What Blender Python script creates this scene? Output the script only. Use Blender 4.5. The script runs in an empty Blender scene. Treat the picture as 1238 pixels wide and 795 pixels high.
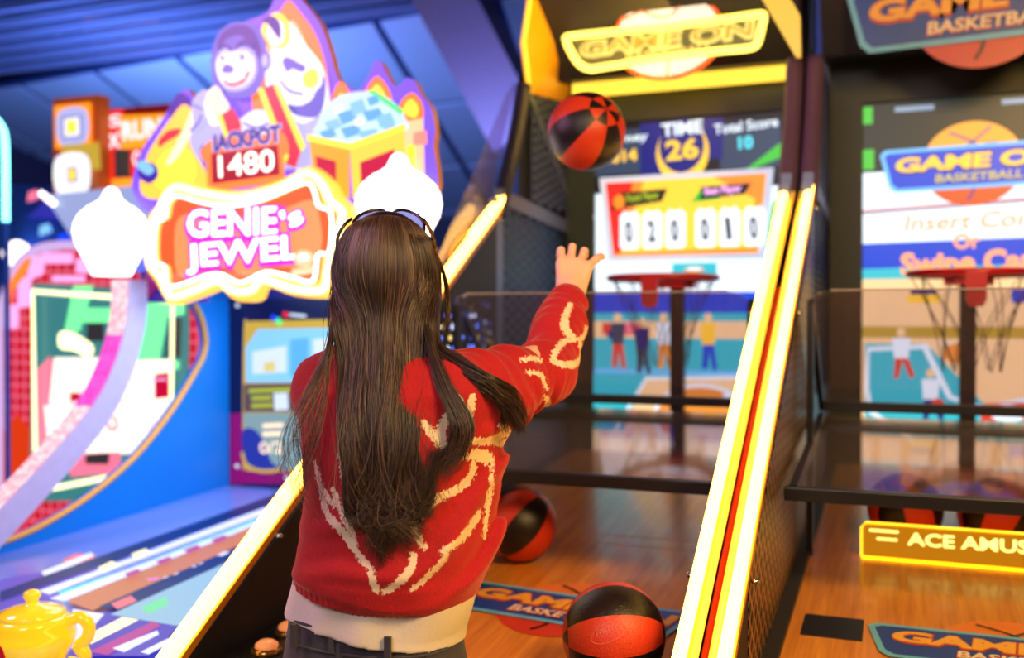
import bpy, math, random
import numpy as np
from math import sin, cos, pi, radians, atan2, sqrt
from mathutils import Vector, Matrix
random.seed(7); np.random.seed(7)
SC = bpy.context.scene
COL = SC.collection

# ---------------------------------------------------------------- camera
cam_d = bpy.data.cameras.new('camera'); cam = bpy.data.objects.new('camera', cam_d); COL.objects.link(cam)
cam.location = (0, 0, 1.45)
cam.rotation_euler = (radians(90 - 0.643), 0, radians(21.6))
cam_d.sensor_width = 36; cam_d.lens = 36 * 1203 / 1238
cam_d.clip_start = 0.05
cam_d.dof.use_dof = True; cam_d.dof.focus_distance = 1.60; cam_d.dof.aperture_fstop = 2.0
SC.camera = cam
# ---------------------------------------------------------------- world and colour
SC.view_settings.view_transform = 'Standard'; SC.view_settings.look = 'None'
SC.view_settings.gamma = 1; SC.view_settings.use_curve_mapping = False
SC.view_settings.exposure = 0.0
W = bpy.data.worlds.new('world'); SC.world = W; W.use_nodes = True
W.node_tree.nodes['Background'].inputs[0].default_value = (0.22, 0.24, 0.55, 1)
W.node_tree.nodes['Background'].inputs[1].default_value = 0.35
# ---------------------------------------------------------------- added area lights without fixtures, for woman and ceiling
def area(name, loc, target, size, power, color, spread=180):
    l = bpy.data.lights.new(name, 'AREA'); l.energy = power; l.size = size; l.color = color; l.spread = radians(spread)
    o = bpy.data.objects.new(name, l); COL.objects.link(o); o.location = loc
    o.rotation_euler = (Vector(target) - Vector(loc)).to_track_quat('-Z', 'Y').to_euler()
    return o
area('added_light', (-0.5, -1.6, 2.9), (-0.8, 1.5, 1.1), 1.2, 44, (1.0, 0.84, 0.80))
area('added_light', (-3.2, 0.6, 2.9), (-0.8, 1.5, 1.2), 0.8, 42, (1.0, 0.42, 0.72))
area('added_light', (0.9, 0.6, 2.6), (-0.5, 1.9, 1.2), 0.6, 62, (1.0, 0.60, 0.20))
area('added_light', (-4.3, 4.3, 2.1), (-4.9, 6.4, 3.1), 0.9, 210, (0.32, 0.52, 1.0))  # added, aimed upwards to brighten the ceiling tiles
area('added_light', (-1.9, 4.1, 2.1), (-2.3, 6.4, 3.0), 0.7, 26, (0.44, 0.46, 1.0))

# ---------------------------------------------------------------- materials
def _mat(name):
    m = bpy.data.materials.new(name); m.use_nodes = True
    return m, m.node_tree, m.node_tree.nodes['Principled BSDF']
def mat(name, col, rough=0.5, metal=0.0, var=0.12, scale=30, bump=0.0, coat=0.0, spec=0.5, sheen=0.0, stretch=None):
    m, nt, b = _mat(name)
    b.inputs['Roughness'].default_value = rough; b.inputs['Metallic'].default_value = metal
    b.inputs['Coat Weight'].default_value = coat; b.inputs['Specular IOR Level'].default_value = spec
    b.inputs['Sheen Weight'].default_value = sheen
    tc = nt.nodes.new('ShaderNodeTexCoord'); n = nt.nodes.new('ShaderNodeTexNoise'); n.inputs['Scale'].default_value = scale; n.inputs['Detail'].default_value = 4
    mp = nt.nodes.new('ShaderNodeMapping'); mp.inputs['Scale'].default_value = stretch or (1, 1, 1)
    nt.links.new(tc.outputs['Object'], mp.inputs['Vector']); nt.links.new(mp.outputs[0], n.inputs['Vector'])
    r = nt.nodes.new('ShaderNodeMix'); r.data_type = 'RGBA'
    r.inputs['A'].default_value = (*[c * (1 - var) for c in col], 1); r.inputs['B'].default_value = (*[min(1, c * (1 + var)) for c in col], 1)
    nt.links.new(n.outputs['Fac'], r.inputs['Factor']); nt.links.new(r.outputs['Result'], b.inputs['Base Color'])
    if bump:
        bp = nt.nodes.new('ShaderNodeBump'); bp.inputs['Strength'].default_value = bump; bp.inputs['Distance'].default_value = 0.002
        nt.links.new(n.outputs['Fac'], bp.inputs['Height']); nt.links.new(bp.outputs[0], b.inputs['Normal'])
    return m
def emat(name, col, s, base=None, rough=0.35):
    m, nt, b = _mat(name)
    b.inputs['Base Color'].default_value = (*(base or [c * 0.12 for c in col]), 1); b.inputs['Roughness'].default_value = rough
    b.inputs['Emission Color'].default_value = (*col, 1); b.inputs['Emission Strength'].default_value = s
    return m
def glass(name, tint, refl=0.12, alpha=0.2, rough=0.03):
    """thin clear sheet: mostly see-through, a little tinted film and a gloss"""
    m = bpy.data.materials.new(name); m.use_nodes = True; nt = m.node_tree; nt.nodes.clear()
    out = nt.nodes.new('ShaderNodeOutputMaterial'); tr = nt.nodes.new('ShaderNodeBsdfTransparent'); tr.inputs[0].default_value = (*tint, 1)
    df = nt.nodes.new('ShaderNodeBsdfDiffuse'); df.inputs[0].default_value = (*[min(1, c) for c in tint], 1)
    gl = nt.nodes.new('ShaderNodeBsdfGlossy'); gl.inputs['Roughness'].default_value = rough
    m1 = nt.nodes.new('ShaderNodeMixShader'); m1.inputs[0].default_value = alpha
    nt.links.new(tr.outputs[0], m1.inputs[1]); nt.links.new(df.outputs[0], m1.inputs[2])
    fr = nt.nodes.new('ShaderNodeFresnel'); fr.inputs[0].default_value = 1.45
    mu = nt.nodes.new('ShaderNodeMath'); mu.operation = 'MULTIPLY'; mu.inputs[1].default_value = refl * 6
    nt.links.new(fr.outputs[0], mu.inputs[0]); mu.use_clamp = True
    m2 = nt.nodes.new('ShaderNodeMixShader'); nt.links.new(mu.outputs[0], m2.inputs[0])
    nt.links.new(m1.outputs[0], m2.inputs[1]); nt.links.new(gl.outputs[0], m2.inputs[2])
    nt.links.new(m2.outputs[0], out.inputs[0])
    return m
def srgb(r, g, b):
    f = lambda c: (c / 255) / 12.92 if c / 255 <= 0.04045 else ((c / 255 + 0.055) / 1.055) ** 2.4
    return (f(r), f(g), f(b))
_E = {  # lit print, screen and deck reflection colours: sRGB, strength
 'violet': (120, 84, 235, 1.3), 'violetdark': (60, 34, 170, 1), 'violetpale': (190, 192, 250, 1), 'violetmid': (95, 104, 215, 1), 'indigo': (40, 50, 160, 1),
 'orange': (255, 120, 40, 1.5), 'peach': (255, 185, 140, 1.5), 'yellow': (255, 215, 60, 1.5), 'gold': (255, 185, 60, 1.6), 'pink': (255, 140, 130, 1.3), 'red': (225, 40, 60, 1.2),
 'skyblue': (130, 195, 245, 1.2), 'cyanb': (90, 170, 235, 1.2), 'skypale': (190, 225, 255, 1.3), 'white': (250, 248, 255, 1.2), 'cream': (255, 225, 190, 1.4), 'green': (90, 230, 120, 1.3),
 'crimson': (205, 10, 60, 1), 'amber': (245, 160, 30, 1.3), 'ledred': (170, 0, 25, 1), 'ledwhite': (255, 215, 200, 3), 'orangedeep': (240, 90, 40, 1.25), 'peachdeep': (255, 140, 85, 1.35),
 'pinkline': (225, 40, 190, 1.5), 'signwhite': (255, 240, 255, 3), 'navy': (10, 18, 80, .8), 'magenta': (140, 0, 110, 0.9), 'goldart': (205, 170, 60, 1), 'whitesoft': (220, 235, 255, 1),
 'yellowsoft': (225, 210, 130, 1), 'brown': (100, 78, 80, 0.8), 'lime': (175, 190, 40, 1), 'sage': (130, 160, 165, 1), 'blueart': (20, 70, 240, 1.2),
 'pinkblk': (245, 170, 235, 1.3), 'orangedim': (225, 60, 20, 1), 'teal': (60, 130, 135, 1), 'pinkart': (250, 120, 150, 1.2), 'greenlit': (120, 245, 160, 1.3),
 'greydark': (60, 55, 60, .8), 'yellowpale': (255, 255, 190, 2), 'whitewarm': (255, 243, 222, 1.6), 'orangelit': (255, 150, 30, 1.4), 'redlit': (235, 40, 30, 1.2),
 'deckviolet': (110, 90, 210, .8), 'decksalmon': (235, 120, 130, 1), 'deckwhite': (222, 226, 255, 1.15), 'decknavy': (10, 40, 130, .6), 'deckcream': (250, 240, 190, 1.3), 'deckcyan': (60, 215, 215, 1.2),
 'deckorange': (215, 130, 85, .9), 'deckpastel': (160, 200, 225, .9), 'deckgreen': (120, 225, 160, 1), 'deckindigo': (90, 70, 200, .8), 'deckmagenta': (190, 60, 150, .9), 'deckpink': (235, 120, 240, 1.2),
 'scr_white': (225, 240, 250, 1.35), 'scr_blue': (10, 70, 215, 1.1), 'scr_teal': (50, 190, 205, 1.2), 'scr_wood': (245, 205, 150, 1.3), 'scr_woodpale': (255, 235, 205, 1.3), 'scr_orange': (240, 150, 60, 1.2), 'scr_dark': (22, 40, 40, .8),
 'scr_black': (16, 18, 30, .8), 'scr_slate': (60, 80, 110, .8), 'scr_green': (70, 200, 60, 1.1), 'scr_red': (230, 70, 50, 1.1), 'scr_navy': (20, 30, 130, 1), 'scr_grey': (150, 175, 205, 1), 'scr_skyline': (110, 190, 250, 1.3),
 'brd_yellow': (255, 205, 60, 1.3), 'brd_red': (235, 40, 30, 1.2), 'brd_orange': (250, 140, 40, 1.3), 'brd_card': (240, 245, 255, 1.4), 'brd_ink': (40, 60, 90, .5),
 'txt_peach': (255, 165, 110, 1.4), 'txt_gold': (255, 200, 70, 1.4), 'txt_cyan': (90, 225, 240, 1.4), 'ball_lit': (250, 165, 60, 1.3), 'ball_deep': (220, 85, 40, 1.2),
 'plate_film': (205, 128, 8, .85), 'mq_glow': (255, 205, 50, 2.2), 'mq_cream': (255, 225, 190, 1.5), 'mq_ring': (255, 90, 20, 1.6), 'mq_text': (255, 225, 110, 1.4), 'mq_slate': (135, 120, 50, .8), 'mq_line2': (225, 175, 60, 1), 'mq_line': (225, 110, 40, 1.1),
}
EM = {k: emat(k, srgb(*v[:3]), v[3]) for k, v in _E.items()}
PR = {  # printed, unlit colours
 'p_blue': mat('p_blue', srgb(28, 70, 160), .35), 'p_edge': mat('p_edge', srgb(110, 190, 225), .35), 'p_white': mat('p_white', srgb(240, 225, 190), .35), 'p_gold': mat('p_gold', srgb(250, 180, 60), .35),
 'p_text_edge': mat('p_text_edge', srgb(200, 70, 20), .35), 'p_ball': mat('p_ball', srgb(235, 130, 45), .35), 'p_ball_red': mat('p_ball_red', srgb(205, 60, 35), .35), 'p_line': mat('p_line', srgb(30, 15, 15), .4)}
M = dict(
 black=mat('black_metal', (0.012, 0.011, 0.012), .35), blacksoft=mat('black_board', (0.02, 0.018, 0.02), .6), bezel=mat('bezel', srgb(45, 52, 38), .5),
 chrome=mat('chrome', (.6, .6, .62), .15, 1), greyblue=mat('grey_blue_metal', srgb(95, 105, 140), .4, .3), mesh=mat('mesh_metal', srgb(92, 104, 150), .45, .2),
 purplepost=mat('purple_post', srgb(95, 70, 95), .35), red=mat('red_rim', srgb(205, 15, 15), .3), redtube=mat('red_tube', srgb(215, 60, 15), .3),
 bluewall=mat('blue_wall', srgb(0, 128, 235), .4, 0, .06, 4), edge=mat('orange_edge', srgb(250, 180, 60), .4), deck=mat('deck', srgb(120, 145, 240), .16, 0, .2, 4, stretch=(1, .3, 1)),
 lav=mat('lavender_side', srgb(190, 185, 235), .4), net=mat('net_cord', srgb(70, 50, 60), .8),
)
def wood():
    m, nt, b = _mat('orange_wood'); b.inputs['Roughness'].default_value = .28; b.inputs['Coat Weight'].default_value = .12
    tc = nt.nodes.new('ShaderNodeTexCoord'); mp = nt.nodes.new('ShaderNodeMapping'); mp.inputs['Scale'].default_value = (40, 2.0, 2.0)
    n = nt.nodes.new('ShaderNodeTexNoise'); n.inputs['Scale'].default_value = 1.5; n.inputs['Detail'].default_value = 6; n.inputs['Roughness'].default_value = .65
    cr = nt.nodes.new('ShaderNodeValToRGB'); cr.color_ramp.elements[0].position = .3; cr.color_ramp.elements[0].color = (*srgb(190, 108, 32), 1)
    cr.color_ramp.elements[1].position = .7; cr.color_ramp.elements[1].color = (*srgb(236, 158, 58), 1)
    nt.links.new(tc.outputs['Object'], mp.inputs[0]); nt.links.new(mp.outputs[0], n.inputs[0]); nt.links.new(n.outputs[0], cr.inputs[0]); nt.links.new(cr.outputs[0], b.inputs['Base Color'])
    return m
M['wood'] = wood()
NEON = emat('neon_core', (1.0, 0.58, 0.095), 8.0, (.8, .6, .3))
NEON2 = emat('neon_amber', (1.0, 0.42, 0.02), 1.0, (.8, .5, .1))
NEONW = emat('lamp_white', (1.0, 0.92, 0.97), 2.6, (.9, .9, .9))
def perforated():
    m, nt, b = _mat('perforated_metal'); b.inputs['Roughness'].default_value = .4; b.inputs['Metallic'].default_value = .6
    tc = nt.nodes.new('ShaderNodeTexCoord'); outs = []
    for sgn in (1, -1):
        mp = nt.nodes.new('ShaderNodeMapping'); mp.inputs['Rotation'].default_value = (radians(90), 0, radians(90))
        w = nt.nodes.new('ShaderNodeTexWave'); w.bands_direction = 'DIAGONAL'; w.inputs['Scale'].default_value = 13
        mp2 = nt.nodes.new('ShaderNodeMapping'); mp2.inputs['Scale'].default_value = (0, sgn, 1)
        nt.links.new(tc.outputs['Object'], mp2.inputs[0]); nt.links.new(mp2.outputs[0], w.inputs[0]); outs.append(w)
    mx = nt.nodes.new('ShaderNodeMath'); mx.operation = 'MAXIMUM'; nt.links.new(outs[0].outputs['Fac'], mx.inputs[0]); nt.links.new(outs[1].outputs['Fac'], mx.inputs[1])
    cr = nt.nodes.new('ShaderNodeValToRGB'); cr.color_ramp.elements[0].position = .8; cr.color_ramp.elements[0].color = (.004, .004, .006, 1); cr.color_ramp.elements[1].position = .9; cr.color_ramp.elements[1].color = (*srgb(190, 150, 100), 1)
    nt.links.new(mx.outputs[0], cr.inputs[0]); nt.links.new(cr.outputs[0], b.inputs['Base Color'])
    return m
M['perf'] = perforated()

# ---------------------------------------------------------------- geometry helpers
class MB:
    def __init__(s): s.v = []; s.f = []; s.m = []; s.cm = 0; s.sm = []
    def add(s, vs, fs, smooth=False):
        o = len(s.v); s.v += [tuple(v) for v in vs]; s.f += [tuple(i + o for i in f) for f in fs]; s.m += [s.cm] * len(fs); s.sm += [smooth] * len(fs); return s
    def box(s, a, b, R=None, c=None):
        a = Vector(a); b = Vector(b)
        vs = [Vector((x, y, z)) for x in (a.x, b.x) for y in (a.y, b.y) for z in (a.z, b.z)]
        if R is not None: c = Vector(c) if c is not None else (a + b) / 2; vs = [R @ (v - c) + c for v in vs]
        return s.add(vs, [(0, 1, 3, 2), (4, 6, 7, 5), (0, 4, 5, 1), (2, 3, 7, 6), (0, 2, 6, 4), (1, 5, 7, 3)])
    def bar(s, p, q, w, h, up=(0, 0, 1)):
        p = Vector(p); q = Vector(q); d = (q - p).normalized(); u = Vector(up); sx = d.cross(u)
        if sx.length < 1e-4: sx = d.cross(Vector((1, 0, 0)))
        sx.normalize(); uu = sx.cross(d).normalized()
        vs = [e + sx * (w / 2 * i) + uu * (h / 2 * j) for e in (p, q) for i, j in ((-1, -1), (1, -1), (1, 1), (-1, 1))]
        return s.add(vs, [(3, 2, 1, 0), (4, 5, 6, 7), (0, 1, 5, 4), (1, 2, 6, 5), (2, 3, 7, 6), (3, 0, 4, 7)])
    def tube(s, pts, r, n=10, closed=False, caps=True):
        pts = [Vector(p) for p in pts]; N = len(pts); rs = r if isinstance(r, (list, tuple)) else [r] * N; vs = []
        prev = None
        for i, p in enumerate(pts):
            a = pts[(i - 1) % N] if (closed or i > 0) else p; b = pts[(i + 1) % N] if (closed or i < N - 1) else p
            d = (b - a); d = d.normalized() if d.length > 1e-9 else Vector((0, 0, 1))
            if prev is None:
                u = d.orthogonal().normalized()
            else:
                u = (prev - d * prev.dot(d)); u = u.normalized() if u.length > 1e-6 else d.orthogonal().normalized()
            prev = u; w = d.cross(u)
            vs += [p + (u * cos(2 * pi * k / n) + w * sin(2 * pi * k / n)) * rs[i] for k in range(n)]
        fs = []
        for i in range(N if closed else N - 1):
            j = (i + 1) % N
            for k in range(n): fs.append((i * n + k, i * n + (k + 1) % n, j * n + (k + 1) % n, j * n + k))
        if not closed and caps: fs += [tuple(range(n))[::-1], tuple(range((N - 1) * n, N * n))]
        return s.add(vs, fs, True)
    def lathe(s, prof, c=(0, 0, 0), n=32):
        c = Vector(c); vs = []; fs = []
        for r, z in prof: vs += [c + Vector((r * cos(2 * pi * k / n), r * sin(2 * pi * k / n), z)) for k in range(n)]
        for i in range(len(prof) - 1):
            for k in range(n): fs.append((i * n + k, i * n + (k + 1) % n, (i + 1) * n + (k + 1) % n, (i + 1) * n + k))
        fs += [tuple(range(n))[::-1], tuple(range((len(prof) - 1) * n, len(prof) * n))]
        return s.add(vs, fs, True)
    def prism(s, poly, fr, t, smooth=False):
        """poly 2D, fr=(O,U,V,N): extruded from N*0 to N*t"""
        O, U, V, Nn = [Vector(x) for x in fr]; n = len(poly)
        vs = [O + U * a + V * b for a, b in poly] + [O + U * a + V * b + Nn * t for a, b in poly]
        return s.add(vs, [tuple(range(n))[::-1], tuple(range(n, 2 * n))] + [(i, (i + 1) % n, (i + 1) % n + n, i + n) for i in range(n)], smooth)
    def build(s, name, mats, parent=None, origin=None):
        me = bpy.data.meshes.new(name); o = Vector(origin) if origin is not None else Vector((0, 0, 0))
        me.from_pydata([Vector(v) - o for v in s.v], [], s.f)
        for m in (mats if isinstance(mats, (list, tuple)) else [mats]): me.materials.append(m)
        me.polygons.foreach_set('material_index', s.m); me.polygons.foreach_set('use_smooth', s.sm); me.update()
        ob = bpy.data.objects.new(name, me); COL.objects.link(ob)
        if parent is not None:
            ob.parent = parent; ob.location = o - parent_world(parent)
        else: ob.location = o
        return ob
def parent_world(p):
    l = Vector(p.location); q = p.parent
    while q: l += Vector(q.location); q = q.parent
    return l
def thing(name, loc, label, cat, group=None):
    o = bpy.data.objects.new(name, None); o.empty_display_size = .1; COL.objects.link(o); o.location = loc
    return tag(o, label, cat, group)
def tag(o, label, cat, group=None):
    o['label'] = label; o['category'] = cat
    if group: o['group'] = group
    return o
def struct(o): o['kind'] = 'structure'; return o
def bevel(o, w, seg=2):
    m = o.modifiers.new('bevel', 'BEVEL'); m.width = w; m.segments = seg; m.limit_method = 'ANGLE'; return o
def smooth_poly(pts, k=4, closed=True):
    n = len(pts); out = []
    for i in range(n if closed else n - 1):
        g = (lambda j: pts[j % n]) if closed else (lambda j: pts[max(0, min(n - 1, j))])
        p0, p1, p2, p3 = g(i - 1), g(i), g(i + 1), g(i + 2)
        for q in range(k):
            t = q / k
            out.append(tuple(.5 * ((2 * b) + (-a + c) * t + (2 * a - 5 * b + 4 * c - d) * t * t + (-a + 3 * b - 3 * c + d) * t ** 3) for a, b, c, d in zip(p0, p1, p2, p3)))
    if not closed: out.append(tuple(pts[-1]))
    return out
_TXT = {}
def text2d(s, bold=0):
    k = (s, bold)
    if k not in _TXT:
        cu = bpy.data.curves.new('t', 'FONT'); cu.body = s; cu.size = 1; cu.offset = 0.012 * bold; cu.resolution_u = 3; cu.fill_mode = 'FRONT'
        ob = bpy.data.objects.new('t', cu); COL.objects.link(ob)
        dg = bpy.context.evaluated_depsgraph_get(); me = bpy.data.meshes.new_from_object(ob.evaluated_get(dg))
        vs = [(v.co.x, v.co.y) for v in me.vertices]; fs = [tuple(p.vertices) for p in me.polygons]
        bpy.data.objects.remove(ob); bpy.data.curves.remove(cu); bpy.data.meshes.remove(me)
        x0 = min(v[0] for v in vs); x1 = max(v[0] for v in vs); y0 = 0; y1 = max(v[1] for v in vs)
        _TXT[k] = ([((x - x0) / (x1 - x0), (y - y0) / (y1 - y0)) for x, y in vs], fs)
    return _TXT[k]
class Art:
    """flat print or screen picture on a plane: O origin, U right, V up, N towards the viewer"""
    def __init__(s, O, U, V, N, eps=.0006):
        s.O, s.U, s.V, s.N = [Vector(x) for x in (O, U, V, N)]; s.eps = eps; s.k = 1; s.mb = MB(); s.mats = []
    def mi(s, name):
        m = EM.get(name) or PR.get(name) or M.get(name)
        if m not in s.mats: s.mats.append(m)
        s.mb.cm = s.mats.index(m)
    def _add(s, vs, fs):
        s.mb.add([s.O + s.U * a + s.V * b + s.N * (s.eps * s.k) for a, b in vs], fs); s.k += 1
    def poly(s, m, pts, smooth=False):
        s.mi(m); pts = smooth_poly(pts) if smooth else pts
        s._add(pts, [tuple(range(len(pts)))])
    def ell(s, m, c, rx, ry, rot=0, n=24, a0=0, a1=2 * pi):
        s.mi(m); r = radians(rot)
        P = [(rx * cos(a0 + (a1 - a0) * k / n), ry * sin(a0 + (a1 - a0) * k / n)) for k in range(n)]
        s._add([(c[0] + x * cos(r) - y * sin(r), c[1] + x * sin(r) + y * cos(r)) for x, y in P], [tuple(range(n))])
    def line(s, m, pts, w, smooth=True):
        s.mi(m); pts = smooth_poly(pts, 5, False) if smooth and len(pts) > 2 else pts; vs = []; n = len(pts)
        for i in range(n):
            a = pts[max(0, i - 1)]; b = pts[min(n - 1, i + 1)]; dx, dy = b[0] - a[0], b[1] - a[1]; L = sqrt(dx * dx + dy * dy) or 1
            vs += [(pts[i][0] - dy / L * w / 2, pts[i][1] + dx / L * w / 2), (pts[i][0] + dy / L * w / 2, pts[i][1] - dx / L * w / 2)]
        s._add(vs, [(2 * i, 2 * i + 1, 2 * i + 3, 2 * i + 2) for i in range(n - 1)])
    def text(s, m, txt, a, b, h, bold=1, shear=0):
        vs, fs = text2d(txt, bold); s.mi(m); ux, uy = b[0] - a[0], b[1] - a[1]; L = sqrt(ux * ux + uy * uy)
        s._add([(a[0] + ux * x - uy / L * y * h + ux / L * shear * y * h, a[1] + uy * x + ux / L * y * h) for x, y in vs], fs)
    def items(s, L):
        for it in L:
            if it[0] == 'p': s.poly(it[1], it[2])
            elif it[0] == 's': s.poly(it[1], it[2], True)
            elif it[0] == 'l': s.line(it[1], it[2], it[3])
            elif it[0] == 'L': s.line(it[1], it[2], it[3], False)
            elif it[0] == 'e': s.ell(it[1], it[2], it[3], it[4], it[5])
            elif it[0] == 't': s.text(it[1], it[2], it[3], it[4], it[5], it[6])
    def build(s, name, parent, origin=None): return s.mb.build(name, s.mats, parent, origin)
def logo(A, cx, cz, w, mats, tilt=0, yscale=1.0):
    """round ball behind a slanted name board"""
    ball, ball2, line, edge, blue, te, tx, tx2 = mats
    r = w * .27; c, sn = cos(tilt), sin(tilt)
    T = lambda x, y: (cx + x * c - y * yscale * sn, cz + x * sn + y * yscale * c)
    circ = [(r * cos(2 * pi * k / 40), r * .86 * sin(2 * pi * k / 40)) for k in range(40)]
    A.poly(ball, [T(x, y + w * .02) for x, y in circ]); A.poly(ball2, [T(x, y + w * .02) for x, y in circ if y < .02 * w])
    for P in ([(-.25, .05), (-.05, .12), (.10, .24)], [(.25, .10), (.08, .14), (-.08, .05)], [(-.12, .22), (.02, .14), (.06, .02)], [(.02, -.05), (.0, -.15), (-.03, -.2)]):
        A.line(line, [T(x * w, y * w * .9) for x, y in P], w * .012)
    def board(k, m): A.poly(m, [T(x * w * k if abs(x) < .49 else x * w * (1 - (1 - k) * .5), y * w * k) for x, y in ((-.5, .10), (-.47, .125), (.49, .125), (.5, .10), (.46, -.085), (.43, -.115), (-.42, -.115), (-.455, -.085))])
    board(1.0, edge); A.poly(blue, [T(x * w, y * w) for x, y in ((-.475, .09), (-.45, .105), (.465, .105), (.475, .085), (.44, -.075), (.415, -.095), (-.405, -.095), (-.435, -.07))])
    for m, d, b in ((te, .008, 6), (tx, 0, 4)):
        a = T(-.42 * w - d * w * .5, .0 - d * w); bb = T(.44 * w + d * w * .5, -.0 - d * w); A.text(m, 'GAME ON', a, bb, w * .078 * yscale + 2 * d * w, b, .12)
    for m, d, b in ((te, .004, 4), (tx2, 0, 2)):
        A.text(m, 'BASKETBALL', T(-.20 * w - d * w, -.073 * w - d * w), T(.26 * w + d * w, -.073 * w - d * w), w * .045 * yscale + d * w, b, .12)

# ---------------------------------------------------------------- room
X0, X1, Y0, Y1 = -7.5, 3.5, -3.2, 9.0
fl = mat('carpet', srgb(20, 18, 40), .9, 0, .6, 14, .3)
struct(MB().box((X0, Y0, -.1), (X1, Y1, 0)).build('floor', fl))
wl = mat('dark_wall', srgb(30, 30, 70), .7)
struct(MB().box((X0 - .1, Y0, 0), (X0, Y1, 4.2)).build('wall_left', wl)); struct(MB().box((X1, Y0, 0), (X1 + .1, Y1, 4.2)).build('wall_right', wl))
struct(MB().box((X0, Y1, 0), (X1, Y1 + .1, 4.2)).build('wall_back', wl)); struct(MB().box((X0, Y0 - .1, 0), (X1, Y0, 4.2)).build('wall_front', wl))
struct(MB().box((X0, Y0, 4.2), (X1, Y1, 4.3)).build('ceiling', mat('dark_ceiling', srgb(18, 28, 75), .7)))
# slatted part of the ceiling
slat_m = mat('slat_paint', srgb(84, 96, 150), .5)
mb = MB()
for i in range(28):
    y = -.5 + i * .215
    mb.box((X0, y, 3.2), (X1, y + .030, 3.25))
struct(mb.build('trim_1', slat_m))
struct(MB().box((X0, Y0, 3.42), (X1, 6.1, 3.46)).build('trim_2', mat('void_board', srgb(12, 20, 62), .6, 0, .5, 2)))
MBd = MB().prism([(-4.9, 4.93), (-4.34, 4.97), (-4.84, 5.76), (-5.5, 5.82)], ((0, 0, 3.28), (1, 0, 0), (0, 1, 0), (0, 0, 1)), .08); tag(MBd.build('air_duct', mat('duct_paint', srgb(190, 105, 50), .6)), 'brown air duct lying above the dark ceiling slats', 'duct')
# sloping tiled ceiling beyond the slats
dirv = Vector((-.217, .987, -.193)).normalized(); crs = Vector((3.93, -.507, 0)).normalized()
O_ = Vector((-6.396, 5.606, 3.2)); nrm = crs.cross(dirv).normalized(); nrm = -nrm if nrm.z > 0 else nrm
tile_m = mat('ceiling_tile', srgb(150, 172, 222), .6, 0, .06, 3)
tiles = MB(); grid = MB()
for i in range(-4, 16):
    for j in range(0, 4):
        p = O_ + crs * (.24 + i * .82) + dirv * (j * 1.25)
        a = .03
        c4 = [p + crs * a + dirv * a, p + crs * (.82 - a) + dirv * a, p + crs * (.82 - a) + dirv * (1.25 - a), p + crs * a + dirv * (1.25 - a)]
        tiles.add([q + nrm * .012 for q in c4] + [q - nrm * .02 for q in c4], [(0, 1, 2, 3), (7, 6, 5, 4), (0, 4, 5, 1), (1, 5, 6, 2), (2, 6, 7, 3), (3, 7, 4, 0)])
p = O_ - crs * 3.2; c4 = [p, p + crs * 16.5, p + crs * 16.5 + dirv * 5, p + dirv * 5]
grid.add([q for q in c4] + [q - nrm * .04 for q in c4], [(0, 1, 2, 3), (7, 6, 5, 4), (0, 4, 5, 1), (1, 5, 6, 2), (2, 6, 7, 3), (3, 7, 4, 0)])
g_ = struct(grid.build('ceiling_grid', mat('grid_paint', srgb(20, 45, 110), .6))); struct(tiles.build('ceiling_tiles', tile_m))
g_.name = 'trim_3'; bpy.data.objects['ceiling_tiles'].name = 'trim_4'
# sloping boxed beam
bm = MB().prism([(-2.50, 3.30), (-1.92, 2.28), (-1.70, 2.40), (-1.78, 2.62), (-2.14, 3.30)], ((0, 4.6, 0), (1, 0, 0), (0, 0, 1), (0, 1, 0)), .3)
struct(bm.build('trim_5', mat('beam_paint', srgb(84, 84, 120), .6)))
bm = MB().prism([(-1.62, 3.30), (-1.70, 2.95), (-1.50, 2.80), (-1.3, 3.30)], ((0, 4.9, 0), (1, 0, 0), (0, 0, 1), (0, 1, 0)), .2)
struct(bm.build('trim_6', mat('panel_paint', srgb(110, 100, 150), .6)))
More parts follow.
